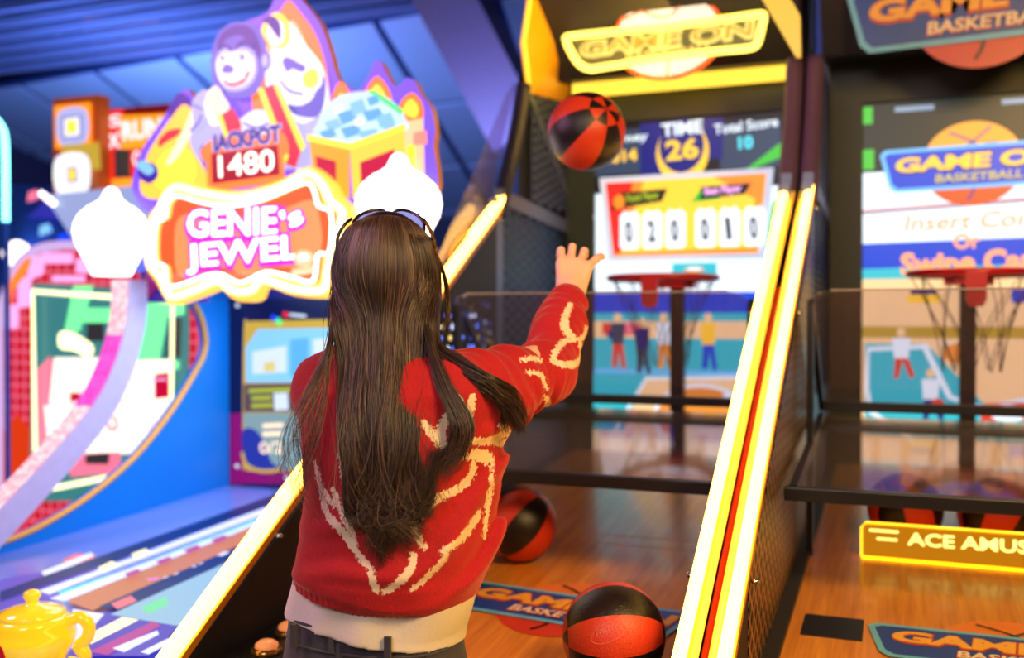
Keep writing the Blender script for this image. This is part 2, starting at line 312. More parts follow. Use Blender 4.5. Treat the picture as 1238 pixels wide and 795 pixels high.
# ---- traced shapes, metres in each board's own plane
GENIE_BOARD = [('s','violet',[(-2.324,1.848),(-2.317,1.927),(-2.283,1.997),(-2.223,2.062),(-2.173,2.121),(-2.14,2.16),(-2.105,2.168),(-2.067,2.123),(-2.013,2.134),(-2.003,2.256),(-1.959,2.341),(-1.873,2.36),(-1.807,2.378),(-1.777,2.424),(-1.753,2.481),(-1.718,2.437),(-1.677,2.392),(-1.62,2.322),(-1.586,2.236),(-1.563,2.161),(-1.524,2.128),(-1.491,2.116),(-1.458,2.151),(-1.436,2.193),(-1.414,2.186),(-1.387,2.136),(-1.36,2.114),(-1.334,2.136),(-1.307,2.124),(-1.286,2.085),(-1.255,2.045),(-1.242,1.978),(-1.247,1.937),(-1.242,1.799),(-1.388,1.741),(-1.875,1.739),(-2.224,1.772)]),('s','orange',[(-1.873,2.269),(-1.807,2.328),(-1.759,2.377),(-1.729,2.404),(-1.689,2.364),(-1.637,2.295),(-1.603,2.206),(-1.586,2.095),(-1.587,1.924),(-1.814,1.938)]),('s','peach',[(-1.813,2.263),(-1.753,2.307),(-1.718,2.343),(-1.677,2.287),(-1.643,2.197),(-1.638,2.074),(-1.784,2.061)]),('s','orange',[(-1.586,2.058),(-1.575,2.113),(-1.547,2.145),(-1.513,2.103),(-1.497,2.059),(-1.511,2.016),(-1.581,2.021)]),('s','yellow',[(-1.569,2.069),(-1.547,2.111),(-1.519,2.07),(-1.53,2.037),(-1.564,2.039)]),('s','orange',[(-1.469,2.073),(-1.463,2.114),(-1.425,2.149),(-1.387,2.107),(-1.377,2.068),(-1.387,2.031),(-1.458,2.036)]),('s','yellow',[(-1.453,2.079),(-1.447,2.107),(-1.425,2.125),(-1.403,2.099),(-1.398,2.07),(-1.425,2.048)]),('s','orange',[(-1.35,2.028),(-1.35,2.066),(-1.313,2.092),(-1.281,2.061),(-1.276,2.018),(-1.307,2.002)]),('s','yellow',[(-1.339,2.037),(-1.334,2.06),(-1.313,2.073),(-1.292,2.048),(-1.302,2.02)]),('p','peach',[(-1.339,2.009),(-1.276,2.018),(-1.271,1.802),(-1.334,1.805)]),('p','pink',[(-1.307,1.978),(-1.265,1.98),(-1.263,1.942),(-1.308,1.941)]),('p','yellow',[(-1.329,1.942),(-1.302,1.943),(-1.3,1.804),(-1.324,1.805)]),('s','violetdark',[(-2.173,2.116),(-2.131,2.159),(-2.086,2.13),(-2.073,2.082),(-2.118,2.06),(-2.163,2.073)]),('s','gold',[(-2.29,1.873),(-2.263,1.964),(-2.216,2.027),(-2.157,2.089),(-2.111,2.121),(-2.06,2.081),(-2.01,2.052),(-1.973,1.947),(-1.967,1.819),(-2.158,1.827),(-2.257,1.832)]),('s','red',[(-2.213,2.014),(-2.173,2.043),(-2.125,2.044),(-2.138,2.025),(-2.183,2.007),(-2.21,1.993)]),('s','yellow',[(-2.24,1.897),(-2.207,1.961),(-2.141,1.993),(-2.086,1.964),(-2.068,1.901),(-2.109,1.856),(-2.191,1.855)]),('s','violetdark',[(-2.297,1.913),(-2.27,1.949),(-2.223,1.935),(-2.217,1.898),(-2.257,1.879)]),('s','skyblue',[(-2.303,1.94),(-2.27,1.954),(-2.23,1.925),(-2.256,1.906)]),('s','cream',[(-2.06,2.138),(-2.022,2.156),(-2.003,2.133),(-2.061,2.056),(-2.125,1.969),(-2.171,1.933),(-2.177,1.949),(-2.118,2.034)]),('s','white',[(-1.783,2.26),(-1.741,2.336),(-1.706,2.322),(-1.66,2.26),(-1.603,2.189),(-1.581,2.094),(-1.575,1.984),(-1.547,1.922),(-1.592,1.866),(-1.667,1.875),(-1.74,1.933),(-1.784,2.036),(-1.807,2.188)]),('s','yellow',[(-1.819,2.329),(-1.771,2.369),(-1.724,2.339),(-1.718,2.279),(-1.753,2.257),(-1.807,2.293)]),('s','white',[(-1.801,2.317),(-1.771,2.349),(-1.738,2.325),(-1.742,2.276),(-1.783,2.275)]),('s','indigo',[(-1.819,2.349),(-1.783,2.36),(-1.753,2.337),(-1.75,2.287),(-1.774,2.309),(-1.795,2.336)]),('s','violetpale',[(-2.086,1.993),(-2.073,2.056),(-2.079,2.122),(-2.041,2.157),(-2.01,2.149),(-1.991,2.102),(-1.966,2.049),(-1.874,2.067),(-1.754,2.083),(-1.678,2.028),(-1.603,2.047),(-1.586,1.973),(-1.604,1.901),(-1.725,1.895),(-1.992,1.892),(-2.029,1.912)]),('s','violetmid',[(-1.736,2.092),(-1.695,2.054),(-1.623,2.044),(-1.598,2.081),(-1.592,2.149),(-1.614,2.165),(-1.637,2.099),(-1.69,2.083)]),
 ('s','violetmid',[(-2.048,1.972),(-2.023,1.986),(-1.992,1.948),(-1.986,1.897),(-2.023,1.904)]),('s','white',[(-1.73,2.255),(-1.689,2.256),(-1.649,2.232),(-1.614,2.195),(-1.603,2.145),(-1.626,2.118),(-1.672,2.082),(-1.719,2.105),(-1.736,2.181)]),('s','violetmid',[(-1.742,2.217),(-1.724,2.23),(-1.689,2.212),(-1.66,2.194),(-1.672,2.18),(-1.707,2.193),(-1.724,2.185)]),('s','yellow',[(-1.666,2.175),(-1.626,2.186),(-1.614,2.151),(-1.637,2.128),(-1.666,2.141)]),('s','white',[(-2.029,2.118),(-1.991,2.127),(-1.96,2.099),(-1.96,2.053),(-2.004,2.046)]),('s','white',[(-1.898,2.044),(-1.838,2.08),(-1.784,2.056),(-1.772,1.997),(-1.82,1.968),(-1.874,1.977)]),('s','violetmid',[(-1.997,2.2),(-1.996,2.276),(-1.965,2.334),(-1.903,2.353),(-1.831,2.33),(-1.798,2.272),(-1.801,2.192),(-1.825,2.139),(-1.88,2.118),(-1.953,2.135)]),('s','indigo',[(-1.978,2.274),(-1.965,2.319),(-1.91,2.344),(-1.849,2.327),(-1.819,2.274),(-1.819,2.229),(-1.849,2.277),(-1.897,2.312),(-1.947,2.302)]),('s','violetpale',[(-1.978,2.198),(-1.981,2.249),(-1.953,2.277),(-1.916,2.268),(-1.885,2.275),(-1.843,2.256),(-1.828,2.21),(-1.84,2.17),(-1.88,2.144),(-1.941,2.149)]),('s','white',[(-1.972,2.192),(-1.978,2.239),(-1.953,2.267),(-1.919,2.259),(-1.885,2.265),(-1.849,2.247),(-1.84,2.206),(-1.855,2.172),(-1.892,2.155),(-1.941,2.159)]),('l','indigo',[(-1.972,2.274),(-1.95,2.287),(-1.922,2.269)],0.0113),('l','indigo',[(-1.907,2.273),(-1.876,2.29),(-1.84,2.271)],0.014),('e','violetpale',(-1.95,2.251),0.0185,0.0153,0),('e','white',(-1.95,2.249),0.0139,0.0127,0),('e','indigo',(-1.953,2.247),0.0062,0.0076,0),('e','violetpale',(-1.873,2.247),0.0242,0.0176,0),('e','white',(-1.873,2.244),0.0182,0.0139,0),('e','indigo',(-1.879,2.242),0.0079,0.0088,0),('s','violetmid',[(-1.956,2.211),(-1.938,2.227),(-1.91,2.212),(-1.919,2.198),(-1.947,2.2)]),('s','red',[(-1.947,2.177),(-1.91,2.174),(-1.873,2.186),(-1.849,2.201),(-1.867,2.168),(-1.904,2.156),(-1.935,2.161)]),('l','white',[(-1.935,2.174),(-1.904,2.171),(-1.867,2.183)],0.0084),('e','violetmid',(-1.795,2.222),0.0208,0.03,0),('e','violetpale',(-1.795,2.222),0.0119,0.02,0),('l','violetmid',[(-2.073,2.031),(-2.041,2.054),(-2.029,2.079)],0.0087),('l','violetmid',[(-2.06,2.112),(-2.029,2.094)],0.0058),('l','violetmid',[(-1.739,2.157),(-1.707,2.124),(-1.66,2.111)],0.0081),('l','violetmid',[(-1.874,2.042),(-1.826,2.024),(-1.778,2.035)],0.0083),('s','cream',[(-2.01,2.134),(-1.972,2.162),(-1.941,2.123),(-1.923,2.091),(-1.954,2.048),(-1.991,2.076)]),('p','red',[(-1.96,2.069),(-1.91,2.09),(-1.88,2.043),(-1.874,1.987),(-1.923,1.975)]),('p','yellow',[(-1.966,2.069),(-1.951,2.073),(-1.914,1.974),(-1.929,1.97)]),('p','red',[(-1.807,2.138),(-1.76,2.149),(-1.661,1.953),(-1.684,1.895),(-1.719,1.907)]),('p','yellow',[(-1.819,2.139),(-1.798,2.142),(-1.707,1.931),(-1.722,1.907)]),('p','yellow',[(-1.76,2.144),(-1.745,2.147),(-1.649,1.957),(-1.664,1.939)]),('s','orange',[(-2.029,1.961),(-1.991,1.994),(-1.935,2.001),(-1.874,2.017),(-1.82,1.998),(-1.739,2.008),(-1.707,1.966),(-1.725,1.932),(-1.874,1.926),(-1.992,1.922)]),('t','violetpale','JACKPOT',(-1.992,1.958),(-1.728,1.975),0.0564,7),('t','indigo','JACKPOT',(-1.985,1.963),(-1.734,1.978),0.0486,4),('p','orange',[(-2.007,1.954),(-1.725,1.972),(-1.719,1.853),(-2.001,1.836)]),('p','ledred',[(-1.988,1.953),(-1.743,1.966),(-1.737,1.876),(-1.983,1.861)]),('t','ledwhite','1480',(-1.958,1.88),(-1.755,1.889),0.0664,1),
 ('s','skypale',[(-1.603,2.023),(-1.566,2.074),(-1.502,2.098),(-1.425,2.096),(-1.36,2.067),(-1.318,2.017),(-1.318,1.974),(-1.469,1.936),(-1.615,1.975)]),('p','green',[(-1.442,2.102),(-1.414,2.1),(-1.321,2.036),(-1.329,2.022)]),('p','skyblue',[(-1.581,2.021),(-1.536,2.03),(-1.522,2.003),(-1.567,1.991)]),('p','cyanb',[(-1.536,2.042),(-1.486,2.052),(-1.471,2.021),(-1.521,2.007)]),('p','skyblue',[(-1.497,2.068),(-1.453,2.08),(-1.439,2.045),(-1.483,2.029)]),('p','cyanb',[(-1.453,2.041),(-1.398,2.048),(-1.382,2.021),(-1.436,2.011)]),('p','skyblue',[(-1.409,2.023),(-1.361,2.033),(-1.346,2.002),(-1.394,1.989)]),('p','cyanb',[(-1.525,1.998),(-1.469,2.006),(-1.453,1.979),(-1.508,1.968)]),('p','skyblue',[(-1.469,1.984),(-1.409,1.99),(-1.391,1.967),(-1.451,1.959)]),('p','cyanb',[(-1.595,1.993),(-1.55,2.0),(-1.536,1.977),(-1.581,1.968)]),('p','skyblue',[(-1.387,1.998),(-1.35,2.005),(-1.339,1.983),(-1.376,1.973)]),('p','white',[(-1.48,2.019),(-1.453,2.025),(-1.444,2.007),(-1.472,1.999)]),('p','white',[(-1.547,2.062),(-1.519,2.069),(-1.511,2.049),(-1.538,2.04)]),('p','cyanb',[(-1.436,2.078),(-1.404,2.085),(-1.394,2.063),(-1.426,2.053)]),('p','amber',[(-1.629,1.976),(-1.491,1.94),(-1.492,1.791),(-1.61,1.847)]),('p','gold',[(-1.491,1.94),(-1.313,1.983),(-1.313,1.832),(-1.481,1.79)]),('p','yellow',[(-1.635,1.988),(-1.491,1.952),(-1.31,1.997),(-1.31,1.978),(-1.491,1.933),(-1.635,1.969)]),('p','crimson',[(-1.606,1.923),(-1.536,1.902),(-1.536,1.839),(-1.598,1.861)]),('p','crimson',[(-1.456,1.895),(-1.345,1.926),(-1.345,1.867),(-1.453,1.83)])]
SIGN_OUTER = [('s','x',[(-2.206,1.679),(-2.189,1.761),(-2.154,1.8),(-2.118,1.857),(-2.068,1.87),(-1.99,1.851),(-1.845,1.829),(-1.708,1.852),(-1.617,1.885),(-1.581,1.879),(-1.531,1.838),(-1.504,1.794),(-1.469,1.767),(-1.464,1.729),(-1.493,1.66),(-1.513,1.589),(-1.538,1.512),(-1.652,1.513),(-1.755,1.543),(-1.787,1.504),(-1.835,1.497),(-1.876,1.509),(-1.921,1.537),(-1.998,1.515),(-2.092,1.491),(-2.126,1.511),(-2.161,1.563),(-2.2,1.61)])]
SIGN_INNER = [('s','x',[(-2.154,1.736),(-2.119,1.758),(-2.106,1.803),(-2.068,1.822),(-1.963,1.795),(-1.854,1.785),(-1.749,1.8),(-1.623,1.838),(-1.587,1.824),(-1.567,1.771),(-1.526,1.748),(-1.532,1.639),(-1.57,1.631),(-1.587,1.555),(-1.663,1.568),(-1.749,1.584),(-1.84,1.553),(-1.93,1.582),(-2.098,1.544),(-2.12,1.608),(-2.158,1.627)])]
SIGN_MID = [('s','x',[(-2.18,1.681),(-2.164,1.747),(-2.135,1.787),(-2.103,1.836),(-2.062,1.849),(-1.984,1.828),(-1.845,1.807),(-1.699,1.83),(-1.62,1.864),(-1.586,1.86),(-1.551,1.825),(-1.529,1.784),(-1.493,1.756),(-1.491,1.728),(-1.515,1.658),(-1.535,1.597),(-1.554,1.531),(-1.652,1.534),(-1.758,1.562),(-1.796,1.533),(-1.837,1.526),(-1.873,1.534),(-1.924,1.56),(-2.004,1.535),(-2.088,1.513),(-2.114,1.539),(-2.136,1.578),(-2.174,1.614)])]
SIGN_ART = [('s','orangedeep',[(-2.137,1.734),(-2.102,1.756),(-2.089,1.8),(-2.051,1.819),(-1.947,1.792),(-1.839,1.783),(-1.734,1.797),(-1.61,1.835),(-1.574,1.821),(-1.555,1.768),(-1.514,1.746),(-1.519,1.638),(-1.558,1.629),(-1.574,1.554),(-1.65,1.567),(-1.735,1.583),(-1.825,1.553),(-1.915,1.581),(-2.081,1.543),(-2.102,1.607),(-2.14,1.625)]),('s','peachdeep',[(-2.067,1.757),(-1.95,1.767),(-1.831,1.748),(-1.714,1.761),(-1.596,1.791),(-1.568,1.738),(-1.563,1.648),(-1.63,1.598),(-1.738,1.6),(-1.825,1.577),(-1.914,1.603),(-2.062,1.576),(-2.086,1.662)]),('t','pinkline','GENIE',(-2.049,1.688),(-1.7,1.686),0.0953,8),('t','signwhite','GENIE',(-2.036,1.698),(-1.712,1.696),0.0801,2),('t','pinkline',"'s",(-1.697,1.695),(-1.607,1.723),0.0744,7),('t','signwhite',"'s",(-1.686,1.704),(-1.618,1.728),0.0575,2),('t','pinkline','JEWEL',(-2.049,1.596),(-1.619,1.617),0.0853,8),('t','signwhite','JEWEL',(-2.037,1.605),(-1.63,1.624),0.0676,2),('s','peach',[(-1.652,1.627),(-1.63,1.645),(-1.596,1.64),(-1.582,1.621),(-1.596,1.602),(-1.63,1.598),(-1.647,1.608)]),('e','signwhite',(-1.619,1.624),0.0167,0.0095,0),('p','peach',[(-1.658,1.591),(-1.574,1.604),(-1.574,1.58),(-1.658,1.57)])]
BACK_ART = [('p','navy',[(-2.391,1.522),(-1.416,1.515),(-1.416,1.205),(-2.393,1.085)]),('p','magenta',[(-2.393,1.085),(-1.416,1.177),(-1.416,0.877),(-2.394,0.817)]),('s','goldart',[(-2.331,1.4),(-2.305,1.434),(-2.23,1.438),(-1.874,1.444),(-1.84,1.426),(-1.841,0.911),(-1.875,0.891),(-2.269,0.871),(-2.325,0.881),(-2.337,0.915)]),('p','skyblue',[(-2.32,1.206),(-2.32,1.338),(-2.267,1.407),(-1.874,1.414),(-1.875,1.217)]),('p','whitesoft',[(-2.29,1.322),(-2.139,1.346),(-2.139,1.248),(-2.29,1.238)]),('p','cyanb',[(-2.121,1.37),(-2.042,1.377),(-2.042,1.234),(-2.121,1.233)]),('p','yellowsoft',[(-2.238,1.283),(-2.187,1.29),(-2.187,1.25),(-2.238,1.246)]),('p','whitesoft',[(-2.021,1.371),(-1.943,1.378),(-1.944,1.236),(-2.021,1.235)]),('p','brown',[(-2.328,1.2),(-1.84,1.218),(-1.841,1.114),(-2.328,1.094)]),('p','lime',[(-2.305,1.182),(-2.114,1.193),(-2.114,1.178),(-2.306,1.166)]),('p','lime',[(-2.291,1.154),(-2.202,1.16),(-2.202,1.144),(-2.291,1.139)]),('p','lime',[(-2.291,1.126),(-2.194,1.132),(-2.194,1.117),(-2.291,1.11)]),('p','whitesoft',[(-2.191,1.169),(-2.129,1.174),(-2.125,1.11),(-2.187,1.105)]),('p','sage',[(-2.328,1.09),(-1.841,1.111),(-1.841,0.902),(-2.307,0.882)]),('s','indigo',[(-2.329,1.025),(-2.269,1.027),(-2.224,0.967),(-2.195,0.907),(-2.122,0.886),(-2.292,0.883),(-2.329,0.937)]),('p','cream',[(-2.239,1.053),(-2.147,1.06),(-2.147,1.045),(-2.239,1.038)]),('p','cream',[(-2.239,1.022),(-2.155,1.029),(-2.155,1.013),(-2.239,1.007)]),('t','cream','0/2',(-2.25,0.941),(-2.148,0.949),0.0435,1),('l','goldart',[(-2.329,0.943),(-2.314,0.9),(-2.262,0.878),(-2.195,0.879),(-2.159,0.89)],0.0138),('e','whitesoft',(-2.349,1.497),0.0094,0.0078,0),('e','whitesoft',(-2.352,0.889),0.0095,0.0079,0),('e','whitesoft',(-2.13,0.858),0.0091,0.0077,0),('l','red',[(-2.142,1.468),(-2.121,1.456)],0.0201),('l','green',[(-2.171,1.444),(-2.15,1.425)],0.0235),('l','blueart',[(-2.193,1.456),(-2.171,1.444)],0.0202),('l','whitesoft',[(-2.113,1.462),(-2.042,1.456)],0.01)]
H_OUT = [('s','x',[(-3.812,0.347),(-3.814,1.391),(-3.782,1.569),(-3.711,1.7),(-3.584,1.771),(-3.407,1.787),(-3.176,1.774),(-2.679,1.74),(-2.397,1.66),(-2.401,0.475)])]
H_ART = [('p','redtile',[(-3.771,0.425),(-3.774,1.391),(-3.743,1.531),(-3.682,1.656),(-3.564,1.734),(-3.407,1.748),(-3.177,1.735),(-2.7,1.7),(-2.457,1.628),(-2.461,0.536)]),('p','pinkblk',[(-3.623,1.713),(-3.526,1.733),(-3.527,1.646),(-3.624,1.611)]),('p','pinkblk',[(-3.526,1.736),(-3.36,1.732),(-3.361,1.686),(-3.526,1.689)]),('p','pinkblk',[(-3.682,1.612),(-3.604,1.647),(-3.605,1.501),(-3.683,1.494)]),('p','pinkblk',[(-3.479,1.634),(-3.291,1.631),(-3.292,1.606),(-3.479,1.609)]),('p','pinkblk',[(-3.743,1.509),(-3.673,1.509),(-3.674,1.406),(-3.744,1.398)]),('p','pinkblk',[(-3.337,1.707),(-3.236,1.705),(-3.236,1.641),(-3.338,1.643)]),('s','orange',[(-3.753,1.494),(-3.732,1.594),(-3.643,1.699),(-3.594,1.713),(-3.623,1.647),(-3.703,1.568),(-3.723,1.494)]),('p','orangedim',[(-3.767,0.946),(-3.677,1.023),(-3.599,0.953),(-3.631,0.658),(-3.769,0.648)]),('p','teal',[(-3.585,1.603),(-2.73,1.558),(-2.742,0.696),(-3.611,0.637)]),('p','pinkart',[(-3.578,1.209),(-3.481,1.284),(-3.426,1.104),(-3.532,0.81),(-3.59,0.807)]),('p','greenlit',[(-3.347,1.589),(-3.237,1.588),(-3.274,1.493),(-3.066,1.492),(-3.066,1.429),(-3.302,1.429),(-3.311,1.393),(-3.405,1.378)]),('p','greenlit',[(-3.031,1.513),(-2.755,1.531),(-2.755,1.464),(-2.84,1.457),(-2.884,1.271),(-2.782,1.273),(-2.782,1.239),(-3.023,1.234),(-2.952,1.45),(-3.031,1.436)]),('p','greydark',[(-3.27,1.429),(-3.178,1.429),(-3.179,1.351),(-3.275,1.351)]),('p','greydark',[(-2.827,1.447),(-2.764,1.45),(-2.773,1.287),(-2.849,1.286)]),('s','yellowpale',[(-3.424,1.385),(-3.349,1.386),(-3.238,1.33),(-3.257,1.28),(-3.34,1.307),(-3.424,1.32)]),('p','whitewarm',[(-3.453,1.277),(-3.067,1.282),(-2.988,1.256),(-2.989,1.082),(-3.483,1.066)]),('p','whitewarm',[(-3.511,1.065),(-2.825,1.115),(-2.834,0.985),(-2.894,0.886),(-3.484,0.856)]),('p','whitewarm',[(-3.067,1.269),(-2.824,1.279),(-2.825,1.101),(-3.068,1.094)]),('p','whitewarm',[(-3.25,0.967),(-2.937,0.98),(-3.003,0.891),(-3.241,0.868)]),('p','crimson',[(-2.901,1.216),(-2.824,1.225),(-2.825,1.122),(-2.902,1.113)]),('p','crimson',[(-3.36,1.128),(-3.295,1.129),(-3.295,1.094),(-3.36,1.085)]),('L','pinkblk',[(-3.483,1.066),(-2.989,1.103),(-2.988,1.256)],0.0084),('L','pinkblk',[(-3.294,1.265),(-3.295,1.08)],0.0082),('L','pinkblk',[(-3.139,1.274),(-3.14,1.092)],0.008),('L','pinkblk',[(-3.341,1.078),(-3.343,0.87)],0.0082),('L','pinkblk',[(-3.185,1.09),(-3.186,0.878)],0.0081),('L','pinkblk',[(-3.033,1.102),(-3.034,0.886)],0.0079),('L','pinkblk',[(-2.918,1.264),(-2.92,0.891)],0.0078),('L','pinkblk',[(-3.493,0.964),(-2.851,1.018)],0.0084),('L','pinkblk',[(-3.068,1.185),(-2.824,1.197)],0.0079),('p','pinkart',[(-3.14,1.032),(-3.086,1.034),(-3.087,0.974),(-3.14,0.972)]),('p','whitewarm',[(-3.127,1.022),(-3.1,1.023),(-3.1,0.988),(-3.127,0.987)]),('p','pinkart',[(-3.361,0.862),(-3.069,0.887),(-3.07,0.8),(-3.343,0.766)]),('p','greydark',[(-3.259,0.867),(-3.123,0.881),(-3.132,0.831),(-3.26,0.825)]),('L','yellowpale',[(-3.542,0.864),(-3.551,1.566),(-2.776,1.518)],0.0254),('L','yellowpale',[(-2.789,1.525),(-2.8,1.054)],0.019),('l','yellowpale',[(-3.466,0.705),(-3.115,0.78)],0.0209)]
BLOCKS = [('p','orangelit',[(-3.759,2.454),(-3.536,2.452),(-3.532,2.252),(-3.755,2.25)]),('s','violetpale',[(-3.733,2.421),(-3.566,2.424),(-3.562,2.277),(-3.724,2.272)]),('p','indigo',[(-3.708,2.396),(-3.591,2.399),(-3.587,2.294),(-3.703,2.294)]),('p','white',[(-3.697,2.387),(-3.601,2.392),(-3.597,2.302),(-3.693,2.301)]),('p','yellow',[(-3.677,2.374),(-3.621,2.378),(-3.617,2.319),(-3.672,2.315)]),('p','goldart',[(-3.708,2.263),(-3.477,2.264),(-3.468,2.137),(-3.699,2.138)]),('p','indigo',[(-3.75,2.211),(-3.547,2.21),(-3.543,2.029),(-3.741,2.03)]),('s','white',[(-3.74,2.206),(-3.552,2.207),(-3.548,2.037),(-3.73,2.034)]),('p','indigo',[(-3.668,2.156),(-3.613,2.156),(-3.608,2.086),(-3.664,2.085)]),('p','yellow',[(-3.658,2.147),(-3.623,2.149),(-3.618,2.095),(-3.653,2.092)])]
REDSIGN = [('p','redlit',[(-3.595,2.438),(-3.435,2.433),(-3.422,2.015),(-3.587,2.022)]),('p','orangelit',[(-3.455,2.404),(-3.155,2.392),(-3.156,2.222),(-3.446,2.233)]),('t','white','4',(-3.585,2.343),(-3.525,2.343),0.0859,2),('t','white','S',(-3.515,2.354),(-3.445,2.357),0.0544,2),('t','white','X',(-3.525,2.253),(-3.446,2.256),0.07,3),('t','white','RUN',(-3.436,2.286),(-3.203,2.294),0.085,3),('p','greydark',[(-3.485,2.243),(-3.323,2.241),(-3.324,2.11),(-3.481,2.111)]),('p','redlit',[(-3.387,2.237),(-3.299,2.239),(-3.3,2.117),(-3.387,2.114)]),('t','white','0',(-3.367,2.159),(-3.319,2.164),0.0692,1),('p','orangelit',[(-3.496,2.104),(-3.276,2.108),(-3.261,2.046),(-3.477,2.033)]),('p','peach',[(-3.577,2.1),(-3.516,2.105),(-3.507,2.042),(-3.567,2.037)])]
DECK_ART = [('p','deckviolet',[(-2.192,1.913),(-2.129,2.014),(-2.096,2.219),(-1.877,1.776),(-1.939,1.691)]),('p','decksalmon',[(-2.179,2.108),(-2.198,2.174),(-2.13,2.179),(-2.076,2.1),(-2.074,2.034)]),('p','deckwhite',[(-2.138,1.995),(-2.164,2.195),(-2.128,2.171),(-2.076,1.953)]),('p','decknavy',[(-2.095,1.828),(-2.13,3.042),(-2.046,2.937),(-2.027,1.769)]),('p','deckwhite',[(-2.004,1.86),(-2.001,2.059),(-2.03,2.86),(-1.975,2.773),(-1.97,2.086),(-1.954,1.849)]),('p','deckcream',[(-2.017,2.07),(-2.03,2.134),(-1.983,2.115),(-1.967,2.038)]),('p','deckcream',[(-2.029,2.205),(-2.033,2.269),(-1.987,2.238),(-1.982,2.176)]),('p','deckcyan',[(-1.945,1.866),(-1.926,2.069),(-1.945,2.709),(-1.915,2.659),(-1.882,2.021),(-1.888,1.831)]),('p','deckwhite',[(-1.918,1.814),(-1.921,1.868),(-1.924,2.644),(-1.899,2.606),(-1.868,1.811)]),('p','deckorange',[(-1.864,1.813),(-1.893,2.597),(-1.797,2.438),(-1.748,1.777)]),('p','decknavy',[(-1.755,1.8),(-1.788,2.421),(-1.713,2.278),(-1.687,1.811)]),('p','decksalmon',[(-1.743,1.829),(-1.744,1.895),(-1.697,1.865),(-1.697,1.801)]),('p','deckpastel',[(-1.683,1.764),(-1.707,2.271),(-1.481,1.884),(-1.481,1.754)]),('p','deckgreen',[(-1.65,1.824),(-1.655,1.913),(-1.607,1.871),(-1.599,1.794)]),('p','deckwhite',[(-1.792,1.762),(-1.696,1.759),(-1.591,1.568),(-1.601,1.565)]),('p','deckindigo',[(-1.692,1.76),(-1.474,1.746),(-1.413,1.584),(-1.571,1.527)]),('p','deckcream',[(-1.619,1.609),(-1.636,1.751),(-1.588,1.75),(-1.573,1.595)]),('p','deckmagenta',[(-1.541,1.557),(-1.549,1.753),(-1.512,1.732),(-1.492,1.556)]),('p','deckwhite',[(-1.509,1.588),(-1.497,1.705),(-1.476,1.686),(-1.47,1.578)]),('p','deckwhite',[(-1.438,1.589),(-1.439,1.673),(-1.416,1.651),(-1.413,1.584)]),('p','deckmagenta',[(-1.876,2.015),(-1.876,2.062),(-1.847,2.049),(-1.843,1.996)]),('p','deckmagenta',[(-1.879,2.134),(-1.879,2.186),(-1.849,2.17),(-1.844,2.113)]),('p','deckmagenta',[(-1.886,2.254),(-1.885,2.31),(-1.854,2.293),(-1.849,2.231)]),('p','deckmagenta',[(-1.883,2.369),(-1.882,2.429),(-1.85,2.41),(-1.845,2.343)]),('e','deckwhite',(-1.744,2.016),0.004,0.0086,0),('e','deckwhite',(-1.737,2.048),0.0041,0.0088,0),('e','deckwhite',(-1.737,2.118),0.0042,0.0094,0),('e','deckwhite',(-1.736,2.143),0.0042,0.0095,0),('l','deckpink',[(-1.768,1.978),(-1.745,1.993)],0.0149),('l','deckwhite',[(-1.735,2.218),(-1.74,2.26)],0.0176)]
WALL_CURVE = [('s','x',[(2.937,1.498),(2.973,1.447),(2.996,1.371),(2.982,1.31),(2.935,1.252),(2.842,1.154),(2.737,1.062),(2.618,0.978),(2.471,0.904),(2.336,0.855),(2.211,0.823),(2.095,0.808),(1.987,0.804)])]
RAIL = [('s','x',[(2.537,1.573),(2.536,1.509),(2.525,1.434),(2.485,1.328),(2.414,1.214),(2.314,1.12),(2.184,1.02),(2.069,0.938),(1.963,0.863)])]
WING_L = [('p','x',[(3.196,2.394),(3.537,2.642),(3.785,2.797),(3.764,2.709),(3.765,2.356),(3.786,2.288),(3.317,2.196),(3.26,2.202)])]
WING_R = [('p','x',[(-0.444,2.478),(-0.34,2.426),(-0.295,2.343),(-0.292,2.221),(-0.306,2.222)])]
CYAN = [('l','x',[(-3.247,2.2),(-3.131,2.191),(-3.082,2.157),(-3.058,2.095),(-3.055,1.909)],0.0254)]
STROKES_BACK = [('l','x',[(0.077,1.292),(0.1,1.264),(0.134,1.236),(0.158,1.234)],0.0142),('l','x',[(0.113,1.243),(0.105,1.275),(0.124,1.307),(0.134,1.326)],0.0155),('l','x',[(0.154,1.329),(0.147,1.301),(0.142,1.268),(0.134,1.236)],0.0155),('l','x',[(0.139,1.262),(0.178,1.254),(0.206,1.264),(0.196,1.28)],0.0142),('l','x',[(0.178,1.254),(0.206,1.243),(0.214,1.262)],0.0116),('l','x',[(0.158,1.234),(0.175,1.226)],0.0206),('l','x',[(0.154,1.223),(0.152,1.204),(0.134,1.185),(0.1,1.172),(0.08,1.156),(0.068,1.133),(0.072,1.114),(0.082,1.097)],0.0142),('l','x',[(-0.052,1.243),(-0.044,1.204),(-0.029,1.172),(-0.018,1.156)],0.0116),('l','x',[(-0.09,1.197),(-0.083,1.165),(-0.07,1.139),(-0.054,1.128),(-0.036,1.107),(-0.016,1.082),(0.004,1.066)],0.0129),('l','x',[(-0.065,1.185),(-0.052,1.156),(-0.035,1.127),(-0.026,1.101)],0.0116),('l','x',[(-0.098,1.223),(-0.085,1.185),(-0.062,1.156)],0.0103),('l','x',[(-0.0,1.065),(0.008,1.036)],0.0103),('l','x',[(0.018,1.033),(0.036,1.043),(0.062,1.071),(0.064,1.092)],0.0129),('l','x',[(0.062,1.036),(0.087,1.056),(0.113,1.084),(0.111,1.092)],0.0103),('l','x',[(0.107,1.094),(0.133,1.105),(0.152,1.125),(0.162,1.143)],0.0142),('l','x',[(0.183,1.223),(0.182,1.185),(0.175,1.139),(0.17,1.094)],0.0077)]
